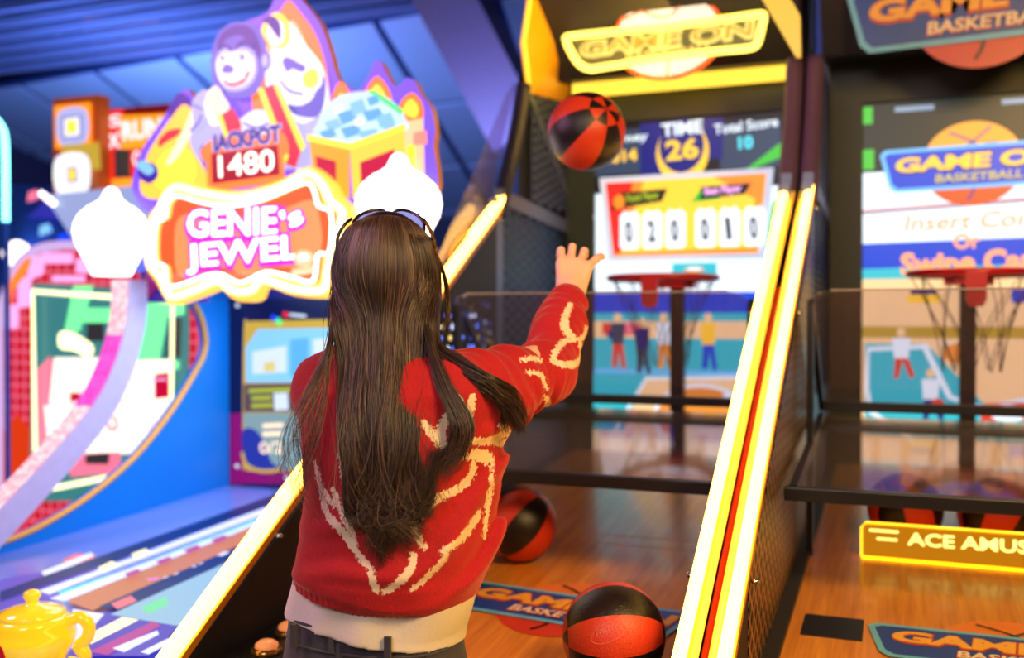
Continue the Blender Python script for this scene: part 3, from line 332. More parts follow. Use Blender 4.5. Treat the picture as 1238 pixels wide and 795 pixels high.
STROKES_ARM = [('l','x',[(0.325,1.475),(0.312,1.448),(0.315,1.425),(0.331,1.41)],0.0155),('l','x',[(0.331,1.41),(0.309,1.407),(0.291,1.388),(0.285,1.373)],0.0108),('l','x',[(0.331,1.41),(0.348,1.413),(0.356,1.433)],0.0093),('l','x',[(0.285,1.376),(0.309,1.367),(0.337,1.37),(0.346,1.385),(0.34,1.407)],0.0139),('l','x',[(0.229,1.379),(0.247,1.382),(0.266,1.376)],0.0077),('l','x',[(0.271,1.317),(0.278,1.302),(0.272,1.283)],0.0093),('l','x',[(0.238,1.36),(0.263,1.354),(0.275,1.329)],0.0077)]
# ---------------------------------------------------------------- basketball machines
M['meshdark'] = mat('mesh_dark', srgb(34, 40, 78), .45, .2); M['skin_bluelit'] = mat('side_skin_bluelit', srgb(95, 150, 225), .5); M['skin_dark'] = mat('side_skin_dark', srgb(14, 14, 34), .6)  # blue skin: light showing through the lower lattice is put into its colour
M['navypost'] = mat('navy_post', srgb(38, 34, 66), .4); M['amberbar'] = mat('amber_plastic', srgb(235, 150, 30), .35)
RZ = lambda y: .80 + .077 * (y - 1.94)          # height of the tilted ball deck
def clip_lattice(mb, x, y0, y1, z0, z1, py, pz, w, t=.004):
    """crossed diagonal strips (expanded metal) filling a window in a wall of constant x"""
    L, k = y1 - y0, pz / py; H = (z1 - z0) / k
    for sg in (1, -1):
        c = -H
        while c < L:
            a0 = max(0, c); a1 = min(L, c + H)
            if a1 - a0 > .01:
                za, zb = (a0 - c) * k, (a1 - c) * k
                if sg < 0: za, zb = z1 - z0 - za, z1 - z0 - zb
                mb.bar((x, y0 + a0, z0 + za), (x, y0 + a1, z0 + zb), t, w, (0, 0, 1))
            c += py
def wall_mesh(T, x, inward):
    d = .02 * inward
    mb = MB(); clip_lattice(mb, x, 3.03, 3.74, 1.22, 1.82, .105, .040, .011); mb.build('wire_mesh', M['meshdark'], T)
    mb = MB(); clip_lattice(mb, x, 3.32, 3.74, 1.86, 2.28, .105, .034, .010); mb.build('wire_mesh', M['mesh'], T)
def bball_machine(name, xl, xr, label, lit, light_scale=1.0):
    xc = (xl + xr) / 2
    T = thing(name, (xc, 2.5, 0), label, 'arcade machine', 'basketball arcade machines')
    def P(mb, nm, m, parent=T, origin=None): return mb.build(nm, m, parent, origin)
    # ---- side panels: follow the sloping light bar
    for x, sg in ((xl, -1), (xr, 1)):
        x0, x1 = (x - .014, x + .014)
        prof = [(1.05, .05), (1.05, .53), (2.98, 1.755), (2.98, .05)]
        fr = ((x0, 0, 0), (0, 1, 0), (0, 0, 1), (1, 0, 0))
        P(MB().prism(prof, fr, .028), 'side_panel', M['blacksoft'])
        if sg > 0 or xl > -1:
            pass
        # framed rear part: posts, rails, outer skin
        mb = MB()
        mb.box((x0, 2.98, .05), (x1, 3.03, 1.84)).box((x0, 3.74, .05), (x1, 3.86, 2.62)).box((x0, 2.98, .05), (x1, 3.8, 1.22))
        mb.bar((x, 3.02, 1.85), (x, 3.8, 1.80), .03, .05).bar((x, 3.27, 2.25), (x, 3.8, 1.86), .03, .03)
        P(mb, 'side_frame', M['greyblue'])
        P(MB().box((x - .03 * -sg - .002 if False else x + sg * .013, 3.03, 1.2), (x + sg * .016, 3.75, 1.84)), 'side_skin', M['skin_bluelit']); P(MB().box((x + sg * .013, 3.25, 1.84), (x + sg * .016, 3.75, 2.3)), 'side_skin', M['skin_dark'])
        wall_mesh(T, x - sg * .008, -sg)
        # curved post rising from the end of the light bar
        P(MB().tube(smooth_poly([(x, 3.02, 1.78), (x, 3.09, 1.90), (x, 3.20, 2.10), (x, 3.26, 2.26)], 4, False), .028, 12), 'post', M['purplepost'] if x > -1 else M['navypost'])
        # sloping light bar : main white hot diffuser with an amber bar beside it
        a = Vector((x, 1.05, .578)); b = Vector((x, 3.07, 1.845)); d = (b - a).normalized()
        TR_ = .0165 if x < -1 else .0115
        h = P(MB().bar(a - Vector((0, 0, .012)), b - Vector((0, 0, .012)) - d * .02, .042 if x < -1 else .034, .016), 'light_bar', M['amberbar'])
        P(MB().tube([a + Vector((-sg * .004, 0, .012)), b + Vector((-sg * .004, 0, .012)) - d * .12], TR_, 12), 'light_tube', NEON, h)
        P(MB().tube([a + Vector((sg * (TR_ + .006), 0, -.002)), b + Vector((sg * (TR_ + .006), 0, 0))], .006, 10), 'light_tube', NEON2, h)
        P(MB().tube([b - d * .30 + Vector((-sg * .004, 0, .018)), b + Vector((-sg * .004, 0, .014))], TR_ + .001, 12), 'light_tube', NEON, h)
        for q in (.35, .72, .96):
            c = a + (b - a) * q
            P(MB().lathe([(.004, -.004), (.008, 0), (.006, .006)], c + Vector((-sg * .026, 0, -.03)), 10), 'screw', M['chrome'])
    # perforated lining on the inside of the left wall (the side that faces the player area)
    if xl > -1: P(MB().prism([(1.75, RZ(1.75)), (1.75, .985), (2.92, 1.66), (2.92, RZ(2.92))], ((xl + .0145, 0, 0), (0, 1, 0), (0, 0, 1), (1, 0, 0)), .0012), 'perforated_lining', M['perf'])
    P(MB().bar((xl + .03, 1.25, RZ(1.25)), (xl + .03, 3.7, RZ(3.7)), .03, .03), 'rail', M['blacksoft']); P(MB().bar((xr - .03, 1.7, RZ(1.7)), (xr - .03, 3.7, RZ(3.7)), .03, .03), 'rail', M['blacksoft'])
    # ---- deck the balls roll down
    lo, hi = xl + .045, xr - .045
    ramp = MB()
    for ya, yb in ((1.60, 2.555), (2.560, 2.635), (2.640, 3.70)):
        vs = [(lo, ya, RZ(ya)), (hi, ya, RZ(ya)), (hi, yb, RZ(yb)), (lo, yb, RZ(yb))]
        ramp.add(vs + [(v[0], v[1], v[2] - .018) for v in vs], [(0, 1, 2, 3), (7, 6, 5, 4), (0, 4, 5, 1), (1, 5, 6, 2), (2, 6, 7, 3), (3, 7, 4, 0)])
    P(ramp, 'ball_ramp', M['wood'])
    P(MB().bar((xc, 1.6, RZ(1.6) - .03), (xc, 3.7, RZ(3.7) - .03), hi - lo, .02), 'ramp_base', M['black'])
    # ---- cabinet body and console
    P(MB().box((lo, 1.66, .05), (hi, 3.72, .72)), 'cabinet_body', M['black'])
    P(MB().prism([(1.60, .40), (1.60, .79), (1.64, .795), (1.70, .77), (1.70, .40)], ((lo, 0, 0), (0, 1, 0), (0, 0, 1), (1, 0, 0)), hi - lo), 'front_board', M['blacksoft'])
    # ---- screen, bezel
    sy = 3.72; s0, s1 = xc - .335, xc + .366
    mb = MB().box((xl + .014, sy - .02, RZ(sy)), (s0, sy + .1, 2.36)).box((s1, sy - .02, RZ(sy)), (xr - .014, sy + .1, 2.36)).box((s0, sy - .02, 2.20), (s1, sy + .1, 2.36))
    P(mb, 'bezel', M['bezel'])
    P(MB().box((s0, sy + .002, RZ(sy)), (s1, sy + .08, 2.205)), 'monitor', M['black'])
    P(MB().box((xc - .03, sy - .03, 2.30), (xc + .03, sy - .021, 2.325)), 'sensor', mat('sensor_red', srgb(110, 30, 50), .4))
    # ---- backboard post and hoop
    hy, hz = 3.42, 1.588
    P(MB().box((xc - .025, 3.64, RZ(3.6)), (xc + .025, 3.69, 1.56)), 'hoop_post', M['black'])
    hm = MB().tube([(xc + .185 * cos(2 * pi * k / 40), hy + .185 * sin(2 * pi * k / 40), hz) for k in range(40)], .011, 10, True)
    vs = [(xc + r_ * cos(2 * pi * k / 40), hy + r_ * sin(2 * pi * k / 40), hz + z_) for r_, z_ in ((.148, -.004), (.188, -.004), (.188, .004), (.148, .004)) for k in range(40)]
    hm.add(vs, [(q * 40 + k, q * 40 + (k + 1) % 40, (q + 1) % 4 * 40 + (k + 1) % 40, (q + 1) % 4 * 40 + k) for q in range(4) for k in range(40)])
    hoop = P(hm, 'hoop', M['red'])
    P(MB().box((xc - .075, hy + .17, hz - .03), (xc + .075, 3.66, hz + .008)), 'hoop_bracket', M['red'], hoop)
    tg = P(MB().prism([(-.028, .0), (-.028, -.085), (-.018, -.105), (.018, -.105), (.028, -.085), (.028, 0)], ((xc, hy - .19, hz), (1, 0, 0), (0, 0, 1), (0, -1, 0)), .012), 'hoop_tongue', mat('tongue_red', srgb(200, 40, 45), .3), hoop)
    net = MB(); K = 10
    for k in range(K):
        for sg in (1, -1):
            pts = []
            for j in range(9):
                t = j / 8; ang = 2 * pi * (k + sg * t * 1.5) / K; r = .18 * (1 - t) + .085 * t - .02 * sin(pi * t)
                pts.append((xc + r * cos(ang), hy + r * sin(ang), hz - .005 - .30 * t))
            net.tube(pts, .0017, 5)
    P(net, 'net', M['net'], hoop)
    # ---- clear guards in front of the hoop
    gx0, gx1 = xl + .035, xr - .035
    GL = GL_UP; G2 = GL_TRAY
    top, low = Vector((0, 2.56, 1.518)), Vector((0, 2.98, 1.20))
    r_ = .06
    prof = [(gx0, 0), (gx1, 0), (gx1, 1 - .16)] + [(gx1 - r_ + r_ * cos(a), 1 - .16 + .16 * sin(a)) for a in [radians(q) for q in (15, 35, 55, 75, 90)]] + [(gx0 + r_ + r_ * cos(a), 1 - .16 + .16 * sin(a)) for a in [radians(q) for q in (90, 110, 130, 150, 170)]] + [(gx0, 1 - .16)]
    dv = top - low; nn = Vector((1, 0, 0)).cross(dv).normalized()
    P(MB().prism(prof, ((0, low.y, low.z), (1, 0, 0), tuple(dv), tuple(nn)), .006), 'guard_sheet', GL)
    e = MB().bar((gx0 + r_, top.y, top.z), (gx1 - r_, top.y, top.z), .007, .004); P(e, 'sheet_edge', mat('sheet_edge', srgb(150, 140, 130), .3))
    vs = [(gx0, 2.22, 1.072), (gx1, 2.22, 1.072), (gx1, 2.98, 1.165), (gx0, 2.98, 1.165)]
    P(MB().add(vs + [(v[0], v[1], v[2] + .006) for v in vs], [(3, 2, 1, 0), (4, 5, 6, 7), (0, 1, 5, 4), (1, 2, 6, 5), (2, 3, 7, 6), (3, 0, 4, 7)]), 'tray_sheet', G2)
    bevel(P(MB().box((gx0, 2.965, 1.185), (gx1, 2.995, 1.212)), 'guard_bar', M['black']), .003)
    bevel(P(MB().box((gx0, 2.95, 1.130), (gx1, 2.98, 1.162)), 'guard_bar', M['black']), .003)
    bevel(P(MB().box((gx0 - .01, 2.195, 1.058), (gx1 + .01, 2.22, 1.088)), 'guard_bar', M['black']), .003)
    for x in (gx0 + .008, gx1 - .008):
        P(MB().bar((x, 2.21, 1.076), (x, 2.97, 1.165), .016, .03), 'tray_rail', M['black'])
        P(MB().bar((x, 2.62, 1.49), (x, 2.97, 1.20), .014, .022), 'guard_bracket', M['black'])
        P(MB().box((x - .008, 2.60, RZ(2.6)), (x + .008, 2.63, 1.49)), 'guard_post', M['black'])
    # ---- marquee housing
    P(MB().prism([(3.52, 2.33), (3.30, 2.62), (3.30, 2.95), (3.80, 2.95), (3.80, 2.36)], ((xl, 0, 0), (0, 1, 0), (0, 0, 1), (1, 0, 0)), xr - xl), 'marquee_housing', M['blacksoft'])
    P(MB().box((xl, 3.45, 2.60), (xr, 3.95, 2.98)), 'roof', M['black'])
    P(MB().box((xl + .03, 3.695, 2.365), (xr - .03, 3.715, 2.38)), 'trim_strip', M['greyblue'])
    return T, xc
GL_UP = glass('guard_plastic', (.93, .87, .92), .05, .035)
GL_TRAY = glass('tray_plastic', (.86, .76, .72), .10, .04)

TM, XC = bball_machine('basketball_machine', -1.247, -.329, 'black basketball arcade machine with glowing amber marquee, scoreboard and lit side bars', True)
TR, XR = bball_machine('basketball_machine', -.267, .651, 'black basketball arcade machine with unlit marquee, cut off by the right edge', False)
# red tube in the gap between the two machines
tb = MB().tube([(-.298, 1.05, .54), (-.298, 2.6, 1.52)], .011, 10)
tag(tb.build('trim_tube', M['redtube']), 'red orange tube running up between the two middle light bars', 'tube')

# ---- screen pictures
def px(x, y): return (x, y)
LB = ('ball_lit', 'ball_deep', 'indigo', 'scr_skyline', 'scr_blue', 'scr_navy', 'txt_gold', 'yellowsoft')
def S(xc, u): return xc + u
def screen_mid(T, xc):
    xs = xc + .028
    A = Art((xc - .335, 3.72, .93), (1.045, 0, 0), (0, 0, 1), (0, -1, 0)); w = .67; z = lambda h: h - .93
    R = lambda m, a, b, c, d: A.poly(m, [(a, z(c)), (b, z(c)), (b, z(d)), (a, z(d))])
    R('scr_white', 0, w, .94, 2.20)
    R('scr_black', 0, w, 1.93, 2.20); R('scr_slate', 0, .20, 2.0, 2.17); R('scr_slate', .46, w, 2.0, 2.17); R('scr_navy', .17, .25, 1.98, 2.19); R('scr_navy', .40, .47, 2.04, 2.19)
    A.ell('brd_yellow', (.325, z(2.07)), .095, .115); A.ell('scr_navy', (.322, z(2.095)), .082, .10)
    A.text('scr_white', 'TIME', (.25, z(2.135)), (.40, z(2.142)), .048, 3); A.text('brd_yellow', '26', (.265, z(2.045)), (.385, z(2.05)), .075, 3)
    A.text('scr_white', 'Total Score', (.44, z(2.13)), (.66, z(2.145)), .036, 2); A.text('txt_cyan', '10', (.525, z(2.07)), (.575, z(2.072)), .045, 3)
    A.text('scr_white', 'Journey', (.01, z(2.118)), (.20, z(2.128)), .030, 2); A.text('txt_gold', '0014', (.03, z(2.045)), (.16, z(2.052)), .045, 3)
    A.poly('scr_green', [(.42, z(1.935)), (w, z(2.03)), (w, z(2.085)), (.56, z(2.0)), (.46, z(1.955))]); A.poly('scr_green', [(.62, z(1.70)), (w, z(1.74)), (w, z(1.90)), (.64, z(1.86))])
    R('scr_teal', .29, .45, 1.61, 1.655); R('scr_white', 0, .29, 1.56, 1.66); A.ell('scr_orange', (.37, z(1.63)), .035, .012); A.ell('scr_white', (.37, z(1.633)), .028, .007)
    R('scr_blue', 0, w, 1.465, 1.545); R('scr_teal', 0, w, 1.435, 1.468)
    R('scr_wood', 0, w, 1.37, 1.437); R('scr_red', .03, .19, 1.385, 1.43); R('scr_navy', .05, .09, 1.34, 1.40); R('pinkart', .12, .16, 1.39, 1.43)
    R('scr_teal', 0, w, 1.25, 1.372); R('scr_skyline', 0, w, 1.235, 1.252)
    for x, h0, c1, c2 in ((.16, 1.24, 'scr_navy', 'scr_slate'), (.24, 1.26, 'scr_white', 'scr_orange'), (.40, 1.26, 'brd_yellow', 'scr_blue'), (.56, 1.22, 'scr_orange', 'scr_navy'), (.07, 1.26, 'scr_slate', 'scr_red')):
        A.poly(c2, [(x, z(h0)), (x + .02, z(h0)), (x + .03, z(h0 + .10)), (x + .005, z(h0 + .10))]); A.poly(c2, [(x + .04, z(h0 - .01)), (x + .055, z(h0)), (x + .04, z(h0 + .10)), (x + .02, z(h0 + .10))])
        A.poly(c1, [(x, z(h0 + .09)), (x + .045, z(h0 + .09)), (x + .05, z(h0 + .17)), (x - .005, z(h0 + .17))]); A.ell('scr_wood', (x + .022, z(h0 + .19)), .014, .018)
    R('scr_teal', 0, w, .94, 1.238)
    A.poly('scr_wood', [(.08, z(.94)), (.20, z(1.228)), (w, z(1.228)), (w, z(.94))]); A.line('scr_white', [(.05, z(.96)), (.20, z(1.22)), (.62, z(1.235))], .014, False)
    A.ell('scr_white', (.40, z(1.08)), .175, .125); A.ell('scr_orange', (.40, z(1.08)), .16, .112); A.ell('scr_woodpale', (.40, z(1.03)), .09, .065)
    A.line('scr_white', [(.48, z(1.17)), (.53, z(1.14)), (.58, z(1.10)), (.62, z(1.05))], .02)
    R('scr_woodpale', 0, w, .94, 1.02)
    for i in range(7): R('scr_wood', .03 + i * .09, .06 + i * .09, .94, 1.02)
    A.build('screen_picture', T, (xc, 3.72, 1.5))
    # scoreboard in front of the screen, wider at the top
    yb = 3.69; DZb = .06; q = [(-.335, 1.985), (.315, 1.99), (.285, 1.665), (-.30, 1.665)]
    mb = MB().prism([(xs + a, b) for a, b in q], ((0, yb, 0), (1, 0, 0), (0, 0, 1), (0, -1, 0)), .015)
    sb = mb.build('scoreboard', emat('board_frame', srgb(205, 220, 250), .75, (.5, .55, .6)), T)
    B = Art((xs, yb - .0155, DZb), (1, 0, 0), (0, 0, 1), (0, -1, 0), .0008)
    B.poly('brd_yellow', [(-.31, 1.905), (.29, 1.91), (.262, 1.625), (-.278, 1.625)])
    B.poly('brd_red', [(-.31, 1.905), (-.20, 1.905), (-.235, 1.78), (-.25, 1.625), (-.278, 1.625)]); B.poly('brd_orange', [(-.20, 1.905), (-.16, 1.905), (-.20, 1.79), (-.235, 1.78)])
    B.poly('brd_orange', [(.10, 1.908), (.29, 1.91), (.262, 1.64), (.25, 1.64), (.25, 1.82)]); B.poly('brd_orange', [(-.27, 1.625), (.262, 1.625), (.262, 1.645), (-.27, 1.637)])
    B.poly('scr_black', [(-.29, 1.80), (-.25, 1.865), (-.07, 1.872), (-.09, 1.825)]); B.ell('brd_orange', (-.255, 1.83), .022, .028); B.text('lime', 'Royal Player', (-.225, 1.83), (-.10, 1.838), .028, 4)
    B.poly('scr_black', [(.02, 1.822), (.06, 1.872), (.24, 1.878), (.215, 1.838)]); B.ell('brd_yellow', (.035, 1.845), .02, .025); B.text('pinkblk', 'Best Player', (.07, 1.842), (.205, 1.85), .026, 4); B.poly('scr_green', [(.02, 1.815), (.05, 1.86), (.062, 1.86), (.05, 1.825), (.13, 1.83), (.12, 1.822)])
    for i, ch in enumerate('020010'):
        u = -.213 + (i % 3) * .088 + (i // 3) * .288; hw = .038
        pts = [(u - hw, 1.66), (u - hw + .01, 1.648), (u + hw - .01, 1.648), (u + hw, 1.66), (u + hw, 1.775), (u + hw - .012, 1.787)]
        for k in (.02, .008, -.008, -.02): pts += [(u + k + .005, 1.787), (u + k, 1.797 if abs(k) > .01 else 1.790)]
        pts += [(u - hw + .012, 1.787), (u - hw, 1.775)]
        B.poly('brd_card', pts)
        B.text('brd_ink', ch, (u - (.014 if ch != '1' else .010), 1.677), (u + (.014 if ch != '1' else .008), 1.679), .078, 3)
    B.build('score_display', sb, (xc, yb, 1.7))
    for a, b in ((-.36, 1.83), (.33, 1.84)): MB().lathe([(.003, 0), (.010, .003), (.008, .012)], (xs + a, yb - .01, b), 12).build('screw', M['chrome'], sb)
screen_mid(TM, XC)
def screen_right(T, xc):
    A = Art((xc - .335, 3.72, .93), (1.045, 0, 0), (0, 0, 1), (0, -1, 0)); w = .67; z = lambda h: h - .93
    R = lambda m, a, b, c, d, e=0: A.poly(m, [(a, z(c)), (b, z(c + e)), (b, z(d + e)), (a, z(d))])
    R('scr_white', 0, w, .94, 2.20); R('scr_dark', 0, w, 1.96, 2.20); R('scr_green', 0, .03, 2.13, 2.19); R('scr_green', 0, .035, 1.97, 2.04)
    R('scr_grey', .10, .22, 2.165, 2.182); R('scr_grey', .42, .54, 2.165, 2.182)
    R('scr_red', 0, w, 1.822, 1.828, .03); R('scr_navy', 0, w, 1.815, 1.82, .03)
    R('scr_blue', 0, w, 1.62, 1.71, .01); R('scr_teal', 0, w, 1.58, 1.622, .01); R('scr_wood', 0, w, 1.44, 1.585)
    logo(A, .335, z(1.96), .56, LB, .02, 1.1)
    A.text('txt_peach', 'Insert Coin', (.13, z(1.75)), (.52, z(1.757)), .055, 1, .2); A.text('txt_peach', 'Or', (.28, z(1.685)), (.36, z(1.688)), .05, 3); A.text('txt_peach', 'Swipe Card', (.12, z(1.60)), (.56, z(1.61)), .075, 4)
    R('scr_orange', 0, w, 1.425, 1.445); R('brd_yellow', .14, .24, 1.50, 1.53); R('scr_navy', .15, .23, 1.53, 1.548); R('scr_blue', .45, .55, 1.50, 1.545)
    R('scr_wood', 0, w, 1.40, 1.50); R('goldart', -.0, w, 1.37, 1.42)
    A.poly('scr_wood', [(0, z(.94)), (w, z(.94)), (w, z(1.38)), (0, z(1.38))]); A.poly('scr_teal', [(.01, z(1.04)), (.01, z(1.36)), (.40, z(1.36)), (w, z(1.30)), (w, z(1.03))]); A.line('scr_white', [(.16, z(1.03)), (.03, z(1.12)), (.015, z(1.20)), (.02, z(1.34)), (.33, z(1.36))], .016, False)
    A.poly('scr_wood', [(.20, z(1.36)), (.38, z(1.15)), (.50, z(1.15)), (.50, z(1.36))]); A.line('scr_white', [(.19, z(1.36)), (.27, z(1.18)), (.37, z(1.145)), (w, z(1.22))], .018, False)
    A.poly('scr_red', [(.36, z(1.10)), (w, z(1.12)), (w, z(1.20)), (.50, z(1.17)), (.37, z(1.16))]); A.ell('scr_white', (.44, z(1.13)), .05, .03); A.ell('scr_orange', (.30, z(1.33)), .05, .035)
    for x, h0, c1, c2 in ((.10, 1.24, 'scr_white', 'scr_red'), (.19, 1.10, 'scr_white', 'scr_navy'), (.50, 1.2, 'brd_yellow', 'scr_navy')):
        A.poly(c2, [(x, z(h0)), (x + .015, z(h0)), (x + .03, z(h0 + .08)), (x + .005, z(h0 + .08))]); A.poly(c2, [(x + .05, z(h0)), (x + .065, z(h0 + .01)), (x + .04, z(h0 + .08)), (x + .02, z(h0 + .08))])
        A.poly(c1, [(x, z(h0 + .07)), (x + .045, z(h0 + .07)), (x + .05, z(h0 + .14)), (x - .005, z(h0 + .14))]); A.ell('scr_wood', (x + .022, z(h0 + .16)), .013, .016)
    A.ell('scr_red', (.235, z(1.155)), .02, .02)
    R('scr_woodpale', 0, w, .94, 1.03)
    for i in range(7): R('scr_wood', .03 + i * .09, .06 + i * .09, .94, 1.03)
    A.build('screen_picture', T, (xc, 3.72, 1.5))
screen_right(TR, XR)
# ---- ramp logos
LP = ('p_ball', 'p_ball_red', 'p_line', 'p_edge', 'p_blue', 'p_text_edge', 'p_gold', 'p_white')
sl = Vector((0, 1, .077)).normalized(); up = Vector((1, 0, 0)).cross(sl)
def ramp_logo(T, cx, cy, w, rot, ys=1.3):
    A = Art((cx, cy, RZ(cy) + .0006), (cos(rot), sin(rot), sin(rot) * .077), (-sin(rot), cos(rot), cos(rot) * .077), up, .0005)
    logo(A, 0, 0, w, LP, 0, ys)
    A.build('floor_decal', T, (cx, cy, RZ(cy)))
ramp_logo(TM, -.695, 2.06, .55, radians(-6)); ramp_logo(TR, .20, 2.09, .54, 0)
MB().bar((-.137, 2.075, RZ(2.075) + .001), (-.137, 2.19, RZ(2.19) + .001), .118, .004).build('drain_plate', M['black'], TR)
# ---- marquees
def marquee(T, xc, lit):
    mz = 2.40; A = Art((xc, 3.385, mz), (1, 0, 0), (0, -.0, 1), (0, -1, 0), .0015)
    if lit:
        bd = MB().prism([(-.20 + .0, .0)] and [(.195 * cos(2 * pi * k / 40), .15 * sin(2 * pi * k / 40) + .018) for k in range(40)], ((xc + .02, 3.40, mz), (1, 0, 0), (0, 0, 1), (0, -1, 0)), .012).build('marquee_ball', EM['mq_ring'], T, (xc, 3.4, 2.4))
        A.ell('mq_cream', (.02, .018), .182, .138)
        for pts in ([(-.13, .09), (.0, .14), (.05, .17)], [(-.10, .13), (.02, .08), (.10, .16)], [(.03, -.06), (.02, -.13)]): A.line('mq_line', pts, .007)
        A.poly('mq_slate', [(-.32, .04), (0, .038), (.32, .044), (.335, .03), (.31, -.05), (0, -.058), (-.24, -.07), (-.28, -.05)])
        A.text('mq_text', 'GAME ON', (-.295, -.028), (.315, -.018), .058, 6, .1); A.text('mq_line2', 'GAME ON', (-.288, -.023), (.307, -.013), .047, 1, .1)
        A.text('mq_text', 'BASKETBALL', (-.12, -.058), (.18, -.050), .026, 4); A.text('mq_line2', 'BASKETBALL', (-.116, -.056), (.176, -.048), .021, 0)
        A.build('marquee_sign', T, (xc, 3.385, 2.4))
        loop = smooth_poly([(-.335, .035), (-.325, .045), (-.20, .045), (.0, .043), (.20, .046), (.325, .05), (.348, .042), (.342, .005), (.328, -.045), (.30, -.058), (.20, -.058), (.0, -.064), (-.20, -.075), (-.25, -.076), (-.29, -.052), (-.325, .005)], 4)
        MB().tube([(xc + a, 3.36, mz + b) for a, b in loop], .013, 10, True).build('neon_outline', emat('neon_yellow', (1.0, .72, .10), 3.2), T)
    else:
        logo(A, .02, .0, .78, LP, .03, 1.1); A.build('marquee_sign', T, (xc, 3.385, 2.4))
marquee(TM, XC, True); marquee(TR, XR, False)
AMB = emat('amber_glow', (1.0, .56, .03), 1.25, (.9, .6, .1)); AMB_D = mat('amber_reflector', srgb(245, 175, 30), .3); 
# amber lit strip under the left marquee and folded amber wings
MB().prism([(3.64, 2.29), (3.60, 2.30), (3.60, 2.335), (3.66, 2.345)], ((-1.18, 0, 0), (0, 1, 0), (0, 0, 1), (1, 0, 0)), .84).build('light_strip', emat('strip_amber', (1.0, .60, .05), 1.8), TM)
def wing(T, x, sg, parent_name='marquee_wing'):
    # folded plate: outline in the y/z plane with two facets meeting on a diagonal crease pushed towards the inside
    y0 = 3.22
    P_ = {'a': (x, 3.22, 2.40), 'b': (x, 3.30, 2.62), 'c': (x, 3.79, 2.62), 'd': (x, 3.79, 2.30), 'e': (x, 3.28, 2.24), 'm': (x - sg * .07, 3.60, 2.50)}
    mb = MB(); ks = 'abcde'; vs = [P_[k] for k in ks] + [P_['m']]
    vs2 = [(v[0] + sg * .012, v[1], v[2]) for v in vs]
    fs = [(i, (i + 1) % 5, 5) for i in range(5)]
    mb.add(vs + vs2, [f[::-1] for f in fs] + [tuple(i + 6 for i in f) for f in fs] + [(i, (i + 1) % 5, (i + 1) % 5 + 6, i + 6) for i in range(5)])
    w = mb.build(parent_name, AMB_D, T)
    for p, q in (('a', 'b'), ('a', 'e'), ('c', 'd')): MB().tube([P_[p], P_[q]], .009, 8).build('edge_light', AMB, w)
    return w
wing(TM, -1.232, -1); 
w2 = MB().prism(WING_R[0][2], ((0, 3.05, 0), (1, 0, 0), (0, 0, 1), (0, 1, 0)), .02).build('marquee_wing', emat('wing_amber', (1.0, .55, .05), 1.0), TM)
l = bpy.data.lights.new('marquee_lamp', 'AREA'); l.energy = 5; l.size = .5; l.color = (1, .6, .08); lo_ = bpy.data.objects.new('marquee_lamp', l); COL.objects.link(lo_); lo_.location = (-.80, 3.30, 2.50); lo_.rotation_euler = (radians(90), 0, radians(60))
# clear printed side shield of the left machine
GS = glass('shield_plastic', (.78, .74, .90), .04, .07)
sh = MB().prism([(2.55, 1.52), (3.04, 1.83), (3.26, 2.27), (3.20, 2.23)], ((-1.285, 0, 0), (0, 1, 0), (0, 0, 1), (1, 0, 0)), .004).build('side_shield', GS, TM)
SA = Art((-1.280, 0, 0), (0, 1, 0), (0, 0, 1), (1, 0, 0)); SA.line('orangelit', [(2.72, 1.60), (2.74, 1.66), (2.86, 1.72), (2.88, 1.68)], .012); SA.line('orangelit', [(2.76, 1.60), (2.90, 1.70)], .01); SA.build('shield_print', sh)
# acrylic name plate with lit edge on the right machine
PY = 2.62; PX = -.10; PT = .940
ac = MB().prism([(PX, RZ(PY) + .001), (PX, PT - .012), (PX + .01, PT), (.46, PT), (.47, PT - .012), (.47, RZ(PY) + .001)], ((0, PY, 0), (1, 0, 0), (0, 0, 1), (0, 1, 0)), .008)
tag(ac.build('name_plate', glass('plate_plastic', (1.0, .62, .12), .05, .5), None, (.19, PY, RZ(PY))), 'glowing amber acrylic name plate standing on the right ball ramp', 'sign')
pl = bpy.data.objects['name_plate']
A = Art((0, PY - .001, 0), (1, 0, 0), (0, 0, 1), (0, -1, 0)); A.poly('plate_film', [(PX + .004, RZ(PY) + .004), (.466, RZ(PY) + .004), (.466, PT - .004), (PX + .004, PT - .004)]); A.text('txt_gold', 'ACE AMUSEMENT', (.005, PT - .045), (.45, PT - .043), .030, 2)
A.line('txt_gold', [(PX + .018, PT - .016), (-.015, PT - .016)], .006, False); A.line('txt_gold', [(PX + .035, PT - .036), (-.018, PT - .036)], .006, False)
o = A.build('lettering', pl, (.19, PY, .95)); o.data.materials[1] = (emat('plate_text', srgb(255, 240, 120), 2.2))
MB().tube([(PX, PY + .004, RZ(PY) + .004), (PX, PY + .004, PT - .012), (PX + .01, PY + .004, PT), (.46, PY + .004, PT), (.47, PY + .004, PT - .012), (.47, PY + .004, RZ(PY) + .004)], .0035, 8).build('lit_edge', emat('plate_edge', srgb(255, 205, 40), 2.6), pl)
MB().box((PX, PY - .004, RZ(PY)), (.47, PY + .012, RZ(PY) + .006)).build('plate_foot', emat('plate_foot', srgb(255, 160, 10), 5.0), pl)
